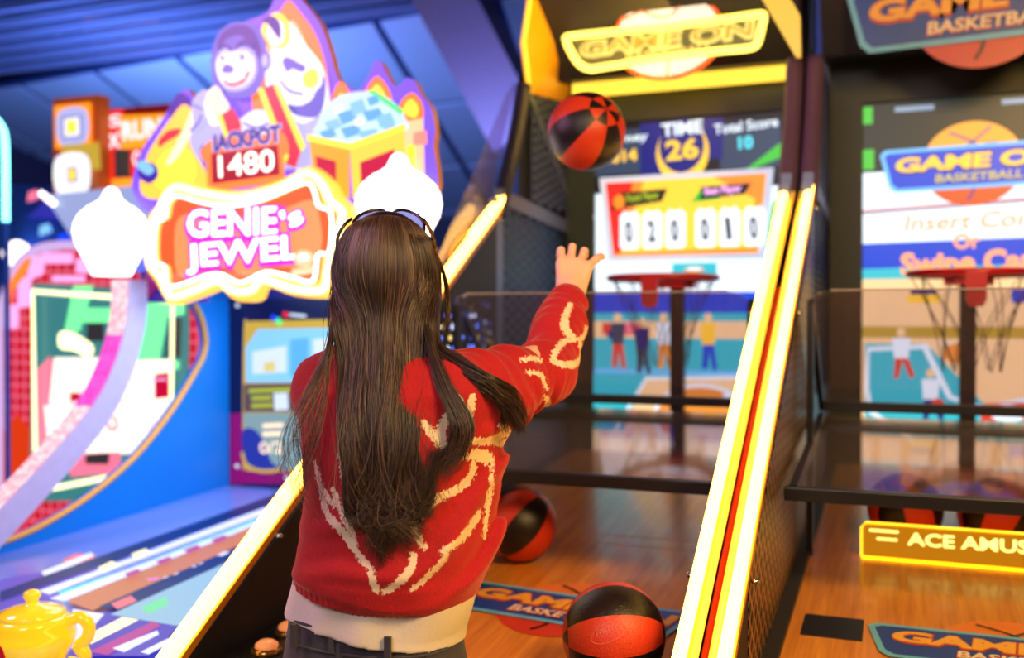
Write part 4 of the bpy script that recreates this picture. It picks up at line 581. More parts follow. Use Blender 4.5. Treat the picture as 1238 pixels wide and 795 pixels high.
# round push buttons on the left of the console
BT = emat('button_lens', srgb(220, 120, 60), .7, (.8, .4, .2), .1)
MB().box((-1.225, 1.30, .742), (-1.04, 1.88, .80)).build('console_shelf', M['black'], TM)
for x, y in ((-1.152, 1.615), (-1.178, 1.73)):
    b = MB().lathe([(.030, 0), (.030, .008), (.024, .012)], (x, y, .80), 24).build('push_button', mat('button_ring', srgb(190, 140, 70), .2, .8), TM, (x, y, .80))
    MB().lathe([(.023, .010), (.022, .018), (.014, .024), (.004, .026)], (x, y, .80), 24).build('button_lens', BT, b)

# ---------------------------------------------------------------- balls
def ball_mesh():
    n, mseg = 96, 64; R = .093; mb = MB(); vs = []; fs = []; ms = []
    for i in range(mseg + 1):
        th = pi * i / mseg
        for k in range(n): ph = 2 * pi * k / n; vs.append((R * sin(th) * cos(ph), R * sin(th) * sin(ph), R * cos(th)))
    for i in range(mseg):
        for k in range(n):
            fs.append((i * n + k, (i + 1) * n + k, (i + 1) * n + (k + 1) % n, i * n + (k + 1) % n))
            lon = int(k / (n / 8)); lat = (i < 9) + (i >= mseg - 9)
            ms.append((lon + lat) % 2)
    me = bpy.data.meshes.new('basketball'); me.from_pydata(vs, [], fs)
    me.materials.append(mat('ball_red', srgb(206, 58, 30), .38, 0, .15, 300, .5)); me.materials.append(mat('ball_black', srgb(26, 20, 20), .35, 0, .3, 300, .5))
    me.polygons.foreach_set('material_index', ms); me.polygons.foreach_set('use_smooth', [True] * len(fs)); me.update(); return me
BM = ball_mesh()
def ball(loc, pole, spin, label):
    o = bpy.data.objects.new('basketball', BM); COL.objects.link(o); o.location = loc
    q = Vector(pole).to_track_quat('Z', 'Y'); o.rotation_mode = 'QUATERNION'
    from mathutils import Quaternion
    o.rotation_quaternion = q @ Quaternion((0, 0, 1), radians(spin)); tag(o, label, 'ball', 'red and black basketballs'); return o
ball((-.712, 2.283, 1.895), (.72, -.60, .42), 40, 'red and black basketball flying in the air towards the hoop')
near = ball((-.489, 1.735, RZ(1.735) + .0935), (.93, .37, .05), 52, 'nearest red and black basketball on the ramp, touching the bottom edge of the picture')
ball((-.91, 2.355, RZ(2.355) + .0935), (-.55, -.35, -.75), 30, 'red and black basketball resting on the ramp just right of the woman')
ball((.0, 2.76, RZ(2.76) + .0935), (.2, .3, -1), 10, 'ball behind the amber name plate, left one of the two')
ball((.215, 2.77, RZ(2.77) + .0935), (.5, .3, 1), 40, 'ball behind the amber name plate, right one of the two')

# faint oval maker's emblem pressed into the nearest ball
cB = near.location; dC = (Vector((0, 0, 1.45)) - cB).normalized(); rB = dC.cross(Vector((0, 0, 1))).normalized() * -1; uB = rB.cross(dC) * -1 if rB.cross(dC).z < 0 else rB.cross(dC)
def onball(a, b): return (dC * 1.0 + rB * a + uB * b).normalized() * .0934
em_ = MB().tube([onball(-.12 + .34 * cos(t) * .98 + .10 * sin(t), .02 + .20 * sin(t) + .06 * cos(t)) for t in np.linspace(0, 2 * pi, 48, False)], .0006, 6, True)
em_.tube([onball(-.36 + .012 * k, .0 + .05 * sin(k * 1.3) + .004 * k) for k in range(42)], .0006, 6)
em_.tube([onball(-.12 + .05 * cos(t), .30 + .03 * sin(t)) for t in np.linspace(0, 2 * pi, 16, False)], .0006, 6, True)
eo = em_.build('emblem', mat('emblem_pale', srgb(225, 120, 90), .5), None); eo.parent = near; eo.matrix_parent_inverse = Matrix.Identity(4)
qi = near.rotation_quaternion.inverted(); eo.rotation_mode = 'QUATERNION'; eo.rotation_quaternion = qi; eo.location = (0, 0, 0)
# ---------------------------------------------------------------- jewel machine on the left
DZ = lambda y: .775 + .033 * (y - 2.094)
TG = thing('jewel_machine', (-1.85, 2.3, 0), 'blue coin pusher machine with glowing shaped jackpot sign and onion lamps', 'arcade machine')
# cabinet under the deck
MB().prism([(1.10, .05), (1.10, .70), (1.12, DZ(1.12) - .012), (3.13, DZ(3.13) - .012), (3.13, .05)], ((-2.40, 0, 0), (0, 1, 0), (0, 0, 1), (1, 0, 0)), 1.09).build('cabinet', mat('cabinet_blue', srgb(30, 50, 150), .4), TG)
vs = [(-2.40, 1.12, DZ(1.12)), (-1.31, 1.12, DZ(1.12)), (-1.31, 3.13, DZ(3.13)), (-2.40, 3.13, DZ(3.13))]
dk = MB().add(vs + [(v[0], v[1], v[2] - .01) for v in vs], [(0, 1, 2, 3), (7, 6, 5, 4), (0, 4, 5, 1), (1, 5, 6, 2), (2, 6, 7, 3), (3, 7, 4, 0)]).build('playfield', M['deck'], TG)
A = Art((0, 0, 0), (1, 0, .0), (0, 1, .033), (0, 0, 1), .0008); A.O = Vector((0, 0, .775 - .033 * 2.094)); A.items(DECK_ART); A.build('playfield_lights_reflections', dk, (-1.8, 2.0, DZ(2.0)))  # lit playfield and its reflections, both painted as glowing patches
# blue side wall, cut along the curve
cv = smooth_poly(WALL_CURVE[0][2], 4, False)
poly = cv + [(cv[-1][0], DZ(cv[-1][0]) - .01), (3.16, DZ(3.16) - .01), (3.16, 1.66), (2.94, 1.66), (2.94, 1.52)]
# order: curve runs from the top (rear) down to the front
MB().prism(poly, ((-2.43, 0, 0), (0, 1, 0), (0, 0, 1), (1, 0, 0)), .03).build('side_wall', M['bluewall'], TG)
MB().tube([(-2.40, a, b) for a, b in cv], .009, 8).build('edge_trim', M['edge'], TG)
# back panel with its window sticker
bp_ = MB().box((-2.40, 3.13, .70), (-1.30, 3.17, 1.66)).build('back_panel', mat('panel_navy', srgb(25, 15, 90), .4), TG)
A = Art((0, 3.13, 0), (1, 0, 0), (0, 0, 1), (0, -1, 0), .0008); A.items(BACK_ART); A.build('panel_graphics', bp_, (-1.85, 3.12, 1.2))
# curved rails carrying the lamps
rc = smooth_poly(RAIL[0][2], 5, False)
def rail(x, w, nm):
    mb = MB(); n = len(rc); vs = []
    for i in range(n):
        a = rc[max(0, i - 1)]; b = rc[min(n - 1, i + 1)]; dy, dz = b[0] - a[0], b[1] - a[1]; L = sqrt(dy * dy + dz * dz); ny, nz = dz / L, -dy / L
        if ny > 0: ny, nz = -ny, -nz
        t = .0
        y, z = rc[i]; T_ = .085
        vs += [(x, y + ny * .0, z + nz * .0), (x + w, y, z), (x + w, y - ny * T_, z - nz * T_), (x, y - ny * T_, z - nz * T_)]
    fs = [(i * 4 + k, i * 4 + (k + 1) % 4, i * 4 + 4 + (k + 1) % 4, i * 4 + 4 + k) for i in range(n - 1) for k in range(4)] + [(3, 2, 1, 0), tuple((n - 1) * 4 + k for k in range(4))]
    r = mb.add(vs, fs).build(nm, M['lav'], TG)
    # lit face
    mb = MB(); vs = []
    for i in range(n):
        a = rc[max(0, i - 1)]; b = rc[min(n - 1, i + 1)]; dy, dz = b[0] - a[0], b[1] - a[1]; L = sqrt(dy * dy + dz * dz); ny, nz = dz / L, -dy / L
        if ny > 0: ny, nz = -ny, -nz
        y, z = rc[i]
        vs += [(x + .004, y + ny * .003, z + nz * .003), (x + w - .004, y + ny * .003, z + nz * .003)]
    fsl = [(2 * i, 2 * i + 1, 2 * i + 3, 2 * i + 2) for i in range(n - 1)]
    mb.add(vs, fsl); mb.m = [1 if 12 <= i <= 21 else 0 for i in range(n - 1)]
    mb.build('lit_face', [LITW, LITP], r)
    return r
def sparkle(name, c1, c2, s):
    m, nt, b = _mat(name); tc = nt.nodes.new('ShaderNodeTexCoord'); n = nt.nodes.new('ShaderNodeTexNoise'); n.inputs['Scale'].default_value = 60
    cr = nt.nodes.new('ShaderNodeValToRGB'); cr.color_ramp.elements[0].position = .4; cr.color_ramp.elements[0].color = (*c1, 1); cr.color_ramp.elements[1].position = .6; cr.color_ramp.elements[1].color = (*c2, 1)
    nt.links.new(tc.outputs['Object'], n.inputs[0]); nt.links.new(n.outputs[0], cr.inputs[0]); nt.links.new(cr.outputs[0], b.inputs['Emission Color']); b.inputs['Emission Strength'].default_value = s; b.inputs['Base Color'].default_value = (*[c * .1 for c in c2], 1); return m
LITW = sparkle('rail_white', srgb(255, 170, 190), srgb(255, 232, 236), 1.05); LITP = sparkle('rail_pink', srgb(235, 60, 190), srgb(245, 90, 210), 1.1)
rail(-2.41, .075, 'curved_rail'); rail(-1.375, .06, 'curved_rail')
def lamp(x, y, z, r, h):
    prof = [(.50, 0), (.56, .04), (.62, .10), (.80, .24), (.94, .36), (1.0, .48), (.97, .58), (.85, .68), (.62, .77), (.40, .82), (.27, .87), (.22, .92), (.16, .97), (.05, 1.0)]
    MB().lathe([(a * r, b * h) for a, b in prof], (x, y, z), 32).build('onion_lamp', NEONW, TG, (x, y, z))
lamp(-2.372, 2.5, 1.585, .116, .285); lamp(-1.334, 2.5, 1.635, .122, .28)
# shaped top board
o = Vector((0, 0, 0))
ol = smooth_poly(GENIE_BOARD[0][2], 4)
MB().prism(ol, ((0, 2.575, 0), (1, 0, 0), (0, 0, 1), (0, -1, 0)), .03).build('top_board', mat('board_side', srgb(230, 150, 60), .4), TG, (-1.85, 2.56, 1.9))
A = Art((0, 2.545, 0), (1, 0, 0), (0, 0, 1), (0, -1, 0), .0006); A.items(GENIE_BOARD); A.build('board_picture', TG, (-1.85, 2.545, 1.9))
so = smooth_poly(SIGN_OUTER[0][2], 4)
MB().prism(so, ((0, 2.50, 0), (1, 0, 0), (0, 0, 1), (0, -1, 0)), .04).build('name_sign', emat('sign_rim', srgb(255, 190, 70), 1.5), TG, (-1.85, 2.48, 1.7))
sg_ = bpy.data.objects['name_sign']
A = Art((0, 2.4595, 0), (1, 0, 0), (0, 0, 1), (0, -1, 0), .0008); A.items(SIGN_ART); A.build('sign_face', sg_, (-1.85, 2.44, 1.7))
MB().tube([(a, 2.452, b) for a, b in smooth_poly(SIGN_MID[0][2], 4)], .011, 8, True).build('neon_outline', emat('sign_neon', (1.0, .80, .42), 2.6), sg_)
MB().tube([(a, 2.452, b) for a, b in smooth_poly(SIGN_INNER[0][2], 4)], .006, 8, True).build('neon_outline', emat('sign_neon_white', (1.0, .85, .75), 3.0), sg_)
# dark magenta decorated panel under the sign, left
A = Art((0, 2.62, 0), (1, 0, 0), (0, 0, 1), (0, -1, 0), .001)
MB().box((-2.37, 2.625, 1.50), (-2.10, 2.64, 1.78)).build('fret_panel', mat('fret_blue', srgb(60, 30, 150), .4), TG)
for i in range(4): 
    c = (-2.33 + (i % 2) * .1, 1.56 + (i // 2) * .1); A.poly('magenta', [(c[0] - .045, c[1]), (c[0], c[1] + .045), (c[0] + .045, c[1]), (c[0], c[1] - .045)])
A.build('fret_pattern', TG, (-2.25, 2.62, 1.6))
MB().box((-2.37, 2.58, 1.60), (-1.31, 3.15, 1.66)).build('canopy', mat('canopy_blue', srgb(25, 60, 180), .4), TG)
# slanted lit header behind the left lamp
# ---------------------------------------------------------------- yellow teapot lamp
def teapot():
    c = Vector((-1.605, 1.475, DZ(1.47)))
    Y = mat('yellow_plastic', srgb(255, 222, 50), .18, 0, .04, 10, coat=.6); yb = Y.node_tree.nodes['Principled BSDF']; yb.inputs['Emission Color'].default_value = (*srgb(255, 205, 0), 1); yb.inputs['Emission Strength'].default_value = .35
    T = thing('teapot', c, 'shiny yellow plastic teapot with lidded top and red gem on the left game deck', 'teapot')
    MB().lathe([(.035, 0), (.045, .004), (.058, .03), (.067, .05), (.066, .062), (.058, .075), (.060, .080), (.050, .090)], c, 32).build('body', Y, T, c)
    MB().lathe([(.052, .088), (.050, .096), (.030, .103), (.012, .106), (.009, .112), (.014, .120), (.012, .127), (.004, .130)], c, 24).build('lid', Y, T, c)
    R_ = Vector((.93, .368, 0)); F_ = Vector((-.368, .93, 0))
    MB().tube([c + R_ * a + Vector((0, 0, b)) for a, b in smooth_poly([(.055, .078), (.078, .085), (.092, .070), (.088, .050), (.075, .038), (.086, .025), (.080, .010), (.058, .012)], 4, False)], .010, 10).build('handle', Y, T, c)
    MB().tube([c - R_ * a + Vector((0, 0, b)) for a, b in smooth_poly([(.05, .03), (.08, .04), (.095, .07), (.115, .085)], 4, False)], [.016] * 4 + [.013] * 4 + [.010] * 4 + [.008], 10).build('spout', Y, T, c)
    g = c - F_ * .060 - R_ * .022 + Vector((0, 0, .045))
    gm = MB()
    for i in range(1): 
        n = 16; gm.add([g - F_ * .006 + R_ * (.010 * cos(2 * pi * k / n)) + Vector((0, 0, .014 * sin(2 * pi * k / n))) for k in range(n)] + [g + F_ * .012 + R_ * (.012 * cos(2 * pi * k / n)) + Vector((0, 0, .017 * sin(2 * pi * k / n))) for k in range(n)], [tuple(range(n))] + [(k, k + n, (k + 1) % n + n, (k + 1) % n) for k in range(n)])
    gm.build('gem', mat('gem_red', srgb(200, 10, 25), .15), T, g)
    for o_ in T.children: o_.scale = (1, 1, 1)
    T.scale = (1.22, 1.22, 1.22); return T
teapot()
# ---------------------------------------------------------------- neighbouring red pixel machine
TH = thing('pixel_block_machine', (-3.2, 3.6, 0), 'game cabinet with red tiled front and white framed glass on the far left', 'arcade machine')
MB().prism(smooth_poly(H_OUT[0][2], 4), ((0, 3.32, 0), (1, 0, 0), (0, 0, 1), (0, 1, 0)), .6).build('cabinet', emat('cab_lavender', srgb(225, 190, 250), .9), TH, (-3.2, 3.3, 1.2))
MB().box((-3.9, 3.4, .03), (-2.5, 3.9, .55)).build('base', mat('base_blue', srgb(20, 40, 120), .5), TH)
A = Art((0, 3.319, 0), (1, 0, 0), (0, 0, 1), (0, -1, 0), .0012)
def tilemat():
    m, nt, b = _mat('red_tiles'); tc = nt.nodes.new('ShaderNodeTexCoord'); sp = nt.nodes.new('ShaderNodeSeparateXYZ'); cb = nt.nodes.new('ShaderNodeCombineXYZ')
    nt.links.new(tc.outputs['Object'], sp.inputs[0]); nt.links.new(sp.outputs['X'], cb.inputs['X']); nt.links.new(sp.outputs['Z'], cb.inputs['Y'])
    br = nt.nodes.new('ShaderNodeTexBrick'); br.offset = 0; br.inputs['Scale'].default_value = 1; br.inputs['Brick Width'].default_value = .05; br.inputs['Row Height'].default_value = .05; br.inputs['Mortar Size'].default_value = .004
    br.inputs['Color1'].default_value = (*srgb(225, 15, 50), 1); br.inputs['Color2'].default_value = (*srgb(200, 10, 40), 1); br.inputs['Mortar'].default_value = (*srgb(250, 120, 150), 1)
    nt.links.new(cb.outputs[0], br.inputs['Vector']); nt.links.new(br.outputs['Color'], b.inputs['Emission Color']); b.inputs['Emission Strength'].default_value = .95; b.inputs['Base Color'].default_value = (.05, .01, .01, 1); return m
EM['redtile'] = tilemat()
A.items(H_ART); A.build('front_art', TH, (-3.2, 3.3, 1.2))
# block sign and red sign above it
TB = thing('block_sign', (-3.62, 3.62, 1.95), 'stacked square block sign, orange over white, left of the jackpot board', 'sign')
MB().box((-3.78, 3.61, 1.98), (-3.50, 3.68, 2.49)).build('sign_box', mat('sign_orange', srgb(225, 120, 40), .5), TB)
A = Art((0, 3.60, 0), (1, 0, 0), (0, 0, 1), (0, -1, 0), .0015); A.items(BLOCKS); A.build('block_faces', TB, (-3.62, 3.6, 2.2))
TS = thing('red_score_sign', (-3.3, 3.68, 1.95), 'red and orange lit score sign between the block sign and the jackpot board', 'sign')
MB().box((-3.56, 3.705, 1.98), (-3.05, 3.78, 2.44)).build('sign_box', mat('sign_red', srgb(170, 30, 20), .5), TS)
A = Art((0, 3.70, 0), (1, 0, 0), (0, 0, 1), (0, -1, 0), .0015); A.items(REDSIGN); A.build('sign_face', TS, (-3.3, 3.66, 2.2))
# pole to hold both signs
MB().box((-3.66, 3.64, 1.76), (-3.60, 3.67, 2.0)).build('sign_post', M['black'], TB); MB().box((-3.32, 3.73, 1.76), (-3.26, 3.76, 2.0)).build('sign_post', M['black'], TS)
# pale lit header board behind the left lamp
TP = thing('pale_header', (-3.3, 3.5, 1.6), 'pale lavender header board behind the left onion lamp', 'sign')
MB().prism([(-3.74, 2.02), (-2.75, 2.06), (-2.75, 1.80), (-3.56, 1.80)], ((0, 3.52, 0), (1, 0, 0), (0, 0, 1), (0, 1, 0)), .05).build('board', emat('header_pale', srgb(175, 190, 245), .8), TP)
MB().box((-3.3, 3.57, 1.76), (-3.2, 3.6, 1.85)).build('bracket', M['black'], TP)
MB().tube([(-3.74, 3.50, 2.03), (-3.66, 3.50, 1.975)], .014, 8).build('light_tube', NEONW, TP)
# blue machine at the far left edge with cyan neon
TC = thing('blue_claw_machine', (-4.3, 3.9, 0), 'blue shadowy machine at the left edge beneath the cyan neon', 'arcade machine')
bl = mat('claw_blue', srgb(40, 90, 200), .3, 0, .5, 6)
MB().prism([(-4.9, .05), (-4.9, 2.12), (-4.5, 2.17), (-4.1, 2.13), (-3.72, 1.95), (-3.60, 1.6), (-3.6, .05)], ((0, 3.95, 0), (1, 0, 0), (0, 0, 1), (0, 1, 0)), .7).build('cabinet', bl, TC)
MB().prism([(-4.3, 1.98), (-4.1, 2.10), (-3.85, 2.02), (-3.75, 1.93)], ((0, 3.94, 0), (1, 0, 0), (0, 0, 1), (0, -1, 0)), .01).build('visor', emat('visor_blue', srgb(60, 60, 200), .7), TC)
for i, (x, z_, c) in enumerate([(-4.22, 1.88, 'skyblue'), (-4.10, 1.83, 'blueart'), (-4.0, 1.92, 'cyanb'), (-3.9, 1.80, 'blueart'), (-4.3, 2.06, 'pinkart'), (-3.88, 1.92, 'skyblue'), (-4.2, 1.72, 'cyanb'), (-4.05, 1.70, 'blueart')]):
    MB().prism([(x, z_), (x + .08, z_ + .02), (x + .06, z_ + .06), (x + .01, z_ + .05)], ((0, 3.945, 0), (1, 0, 0), (0, 0, 1), (0, -1, 0)), .012).build('light_patch', EM[c], TC)
MB().lathe([(.01, -.07), (.05, -.05), (.07, 0), (.05, .05), (.01, .07)], (-4.28, 3.85, 1.78), 20).build('round_lamp', NEONW, TC)
pts = CYAN[0][2]
cy = MB().tube([(a, 2.7, b) for a, b in smooth_poly(pts, 5, False)] + [(pts[-1][0], 2.7, 1.80)], .013, 10)
tc_ = thing('cyan_neon_arch', (pts[-1][0], 2.7, 0), 'cyan neon tube arch at the left edge of the picture', 'neon light')
cy.build('neon_tube', emat('neon_cyan', (.25, 1.0, .95), 3.0), tc_); MB().box((pts[-1][0] - .006, 2.695, 0), (pts[-1][0] + .006, 2.71, 1.84)).build('post', bl, tc_); MB().box((pts[0][0] - .02, 2.69, 0), (pts[0][0] + .02, 2.73, pts[0][1])).build('post', M['black'], tc_)
# backlit holes in the left wall lining, glimpsed between hair and raised arm
hb = MB()
for i in range(11):
    for j in range(9):
        if random.random() < .35: continue
        y = 2.50 + i * .030 + (j % 2) * .015; z_ = 1.20 + j * .032; r = .007 + .004 * random.random(); hb.cm = random.choice([0, 0, 1, 2])
        hb.add([(-1.2305, y + r, z_), (-1.2305, y, z_ + r), (-1.2305, y - r, z_), (-1.2305, y, z_ - r)], [(0, 1, 2, 3)])
hb.build('backlit_holes', [emat('hole_blue', srgb(90, 120, 255), 2.0), emat('hole_yellow', srgb(255, 220, 120), 1.6), emat('hole_white', srgb(205, 215, 255), 1.8)], TM, (-1.23, 2.65, 1.3))

# added lights brightening the jewel machine's blue wall and playfield
l = bpy.data.lights.new('added_deck_light', 'AREA'); l.energy = 9; l.size = .8; l.color = (.60, .88, 1.0); lo2 = bpy.data.objects.new('added_deck_light', l); COL.objects.link(lo2); lo2.location = (-1.85, 2.75, 1.585)
l = bpy.data.lights.new('added_deck_light', 'AREA'); l.energy = 5; l.size = .5; l.color = (.75, .80, 1.0); lo3 = bpy.data.objects.new('added_deck_light', l); COL.objects.link(lo3); lo3.location = (-1.40, 2.2, 1.65); lo3.rotation_euler = (0, radians(60), 0)
# ---------------------------------------------------------------- the woman, sculpted as distance fields
class Field:
    def __init__(s, lo, hi, h):
        s.h = h; s.lo = np.array(lo, float); s.n = np.ceil((np.array(hi) - s.lo) / h).astype(int) + 1
        s.ax = [np.float32(s.lo[i]) + np.float32(h) * np.arange(s.n[i], dtype=np.float32) for i in range(3)]
        s.d = np.full(s.n, .05, np.float32)
    def sl(s, lo, hi):
        a = np.clip(np.floor((np.array(lo) - s.lo) / s.h).astype(int), 0, s.n - 1); b = np.clip(np.ceil((np.array(hi) - s.lo) / s.h).astype(int) + 1, 1, s.n)
        sl = tuple(slice(a[i], b[i]) for i in range(3))
        return sl, s.ax[0][sl[0]][:, None, None], s.ax[1][sl[1]][None, :, None], s.ax[2][sl[2]][None, None, :]
    def put(s, sl, v, k, op='u'):
        a = s.d[sl]
        if op == 'u':
            if k > 0: hh = np.clip(.5 + .5 * (a - v) / k, 0, 1); s.d[sl] = a * (1 - hh) + v * hh - k * hh * (1 - hh)
            else: s.d[sl] = np.minimum(a, v)
        else:
            hh = np.clip(.5 - .5 * (a + v) / max(k, 1e-6), 0, 1); s.d[sl] = a * (1 - hh) - v * hh + k * hh * (1 - hh)
    def cone(s, a, b, r1, r2, k=.02, op='u', flat=None):
        a = np.array(a, float); b = np.array(b, float); m = max(r1, r2) + .05
        sl, X, Y, Z = s.sl(np.minimum(a, b) - m, np.maximum(a, b) + m); d = b - a; L2 = float(d @ d) + 1e-9
        t = np.clip(((X - a[0]) * d[0] + (Y - a[1]) * d[1] + (Z - a[2]) * d[2]) / L2, 0, 1)
        px_, py_, pz_ = X - a[0] - t * d[0], Y - a[1] - t * d[1], Z - a[2] - t * d[2]
        v = np.sqrt(px_ ** 2 + py_ ** 2 + pz_ ** 2) - (r1 + (r2 - r1) * t); s.put(sl, v.astype(np.float32), k, op)
    def chain(s, pts, rs, k=.02):
        for i in range(len(pts) - 1): s.cone(pts[i], pts[i + 1], rs[i], rs[i + 1], k)
    def ell(s, c, r, k=.02, op='u', rot=None):
        c = np.array(c, float); r = np.array(r, float); m = r.max() + .05
        sl, X, Y, Z = s.sl(c - m, c + m); X = X - c[0]; Y = Y - c[1]; Z = Z - c[2]
        if rot is not None:
            R = np.array(rot); X, Y, Z = R[0, 0] * X + R[1, 0] * Y + R[2, 0] * Z, R[0, 1] * X + R[1, 1] * Y + R[2, 1] * Z, R[0, 2] * X + R[1, 2] * Y + R[2, 2] * Z
        q = np.sqrt((X / r[0]) ** 2 + (Y / r[1]) ** 2 + (Z / r[2]) ** 2); q2 = np.sqrt((X / r[0] ** 2) ** 2 + (Y / r[1] ** 2) ** 2 + (Z / r[2] ** 2) ** 2) + 1e-6
        s.put(sl, (q * (q - 1) / q2).astype(np.float32), k, op)
    def stack(s, prof, k=.02, p=2.4):
        """vertical body of superelliptic slices: (z, cx, cy, a, b)"""
        P = np.array(prof, float); z0, z1 = P[0, 0], P[-1, 0]; m = .06
        lo = [(P[:, 1] - P[:, 3]).min() - m, (P[:, 2] - P[:, 4]).min() - m, z0 - m]; hi = [(P[:, 1] + P[:, 3]).max() + m, (P[:, 2] + P[:, 4]).max() + m, z1 + m]
        sl, X, Y, Z = s.sl(lo, hi); zz = Z.ravel(); I = lambda j: np.interp(zz, P[:, 0], P[:, j])[None, None, :]
        a, b = I(3), I(4); q = (np.abs((X - I(1)) / a) ** p + np.abs((Y - I(2)) / b) ** p + 1e-9) ** (1 / p)
        v = (q - 1) * np.minimum(a, b); v = np.maximum(v, np.maximum(z0 - Z, Z - z1)); s.put(sl, v.astype(np.float32), k)
    def mesh(s):
        d = s.d; ins = d < 0
        cs = np.zeros(tuple(np.array(d.shape) - 1), np.int8)
        corners = [(i, j, k) for i in (0, 1) for j in (0, 1) for k in (0, 1)]; sh = np.array(d.shape) - 1
        for c in corners: cs += ins[c[0]:c[0] + sh[0], c[1]:c[1] + sh[1], c[2]:c[2] + sh[2]]
        act = np.argwhere((cs > 0) & (cs < 8)); idx = -np.ones(cs.shape, np.int64); idx[act[:, 0], act[:, 1], act[:, 2]] = np.arange(len(act))
        acc = np.zeros((len(act), 3)); cnt = np.zeros(len(act))
        for ca in corners:
            for axn in range(3):
                if ca[axn]: continue
                cb = list(ca); cb[axn] = 1
                va = d[act[:, 0] + ca[0], act[:, 1] + ca[1], act[:, 2] + ca[2]]; vb = d[act[:, 0] + cb[0], act[:, 1] + cb[1], act[:, 2] + cb[2]]
                m = (va < 0) != (vb < 0); t = np.where(m, va / np.where(m, va - vb, 1), 0)
                p = np.tile(np.array(ca, float), (len(act), 1)); p[:, axn] += t
                acc[m] += p[m]; cnt[m] += 1
        V = (act + acc / np.maximum(cnt, 1)[:, None]) * s.h + s.lo; F = []
        for axn in range(3):
            u, v = (axn + 1) % 3, (axn + 2) % 3; sa = [slice(None)] * 3; sb = [slice(None)] * 3; sa[axn] = slice(0, -1); sb[axn] = slice(1, None)
            A_, B_ = ins[tuple(sa)], ins[tuple(sb)]; e = np.argwhere(A_ != B_); e = e[(e[:, u] > 0) & (e[:, v] > 0) & (e[:, u] < d.shape[u] - 1) & (e[:, v] < d.shape[v] - 1)]
            fl_ = A_[e[:, 0], e[:, 1], e[:, 2]]; q = []
            for du, dv in ((-1, -1), (0, -1), (0, 0), (-1, 0)):
                c = e.copy(); c[:, u] += du; c[:, v] += dv; q.append(idx[c[:, 0], c[:, 1], c[:, 2]])
            q = np.stack(q, 1); q[~fl_] = q[~fl_][:, ::-1]; F.append(q)
        return V, np.concatenate(F)
def np_mesh(name, V, F, mats, parent, loc=(0, 0, 0), smooth=True, mi=None):
    me = bpy.data.meshes.new(name); n = F.shape[1]
    me.vertices.add(len(V)); me.vertices.foreach_set('co', np.asarray(V, np.float32).ravel()); me.loops.add(F.size); me.loops.foreach_set('vertex_index', F.astype(np.int32).ravel())
    me.polygons.add(len(F)); me.polygons.foreach_set('loop_start', np.arange(0, F.size, n, dtype=np.int32)); me.polygons.foreach_set('loop_total', np.full(len(F), n, np.int32))
    me.update(calc_edges=True); me.polygons.foreach_set('use_smooth', [smooth] * len(F))
    for m in (mats if isinstance(mats, (list, tuple)) else [mats]): me.materials.append(m)
    if mi is not None: me.polygons.foreach_set('material_index', mi)
    me.validate(); o = bpy.data.objects.new(name, me); COL.objects.link(o)
    if parent is not None: o.parent = parent
    o.location = loc
    return o
def attr(o, name, vals):
    a = o.data.attributes.new(name, 'FLOAT', 'POINT'); a.data.foreach_set('value', np.asarray(vals, np.float32))

WP = Vector((-.811, 1.465, 0)); LR = np.array([.93, .368]); LF = np.array([-.368, .93])     # across / along the line of sight
TW = thing('person', WP, 'woman seen from behind in red patterned sweater, long brown hair, right arm raised', 'person')
Lp = lambda lat, dep, z: (LR[0] * lat + LF[0] * dep, LR[1] * lat + LF[1] * dep, z)
# joints (local, metres)
SH, EL, WR = (.135, -.01, 1.335), (.204, .235, 1.366), (.192, .415, 1.498)
SHL, ELL, WRL = (-.106, .0, 1.335), (-.120, .20, 1.225), (-.08, .36, 1.22)
HC = (-.005, .02, 1.525)
def hand(f, wr, up, side, nrm, fingers, thumb, k=.006):
    wr = np.array(wr); up = np.array(up) / np.linalg.norm(up); side = np.array(side); side = side - up * (side @ up); side /= np.linalg.norm(side)
    nrm = np.cross(up, side) if nrm is None else np.array(nrm); nrm = nrm - up * (nrm @ up) - side * (nrm @ side); nrm /= np.linalg.norm(nrm)
    W_ = lambda s_, u_, n_=0: wr + side * s_ + up * u_ + nrm * n_
    for s_ in (-.027, -.009, .009, .027): f.cone(W_(s_ * .6, .008), W_(s_, .072 - abs(s_) * .25), .0135, .0115, .008)
    f.cone(W_(0, -.02), W_(0, .02), .024, .020, .012)
    for (s_, L, a1, a2, a3, sp) in fingers:
        p = W_(s_, .074 - abs(s_) * .25, 0); ang = 0
        for seg, (fr_, a) in enumerate(zip((.46, .30, .24), (a1, a2, a3))):
            ang += radians(a); dvec = up * cos(ang) + nrm * sin(ang) + side * sp * (1 if seg == 0 else .7); dvec /= np.linalg.norm(dvec)
            q = p + dvec * L * fr_; r = (.0086, .0078, .0070)[seg]; f.cone(p, q, r, r - .0006, .003); p = q
    p = W_(thumb[0] * .020, .018, .006)
    for L, dv in zip((.040, .030, .024), thumb[1]):
        dvec = side * dv[0] + up * dv[1] + nrm * dv[2]; dvec /= np.linalg.norm(dvec); q = p + dvec * L; f.cone(p, q, .0115 if L > .035 else .0092, .0088, .006); p = q
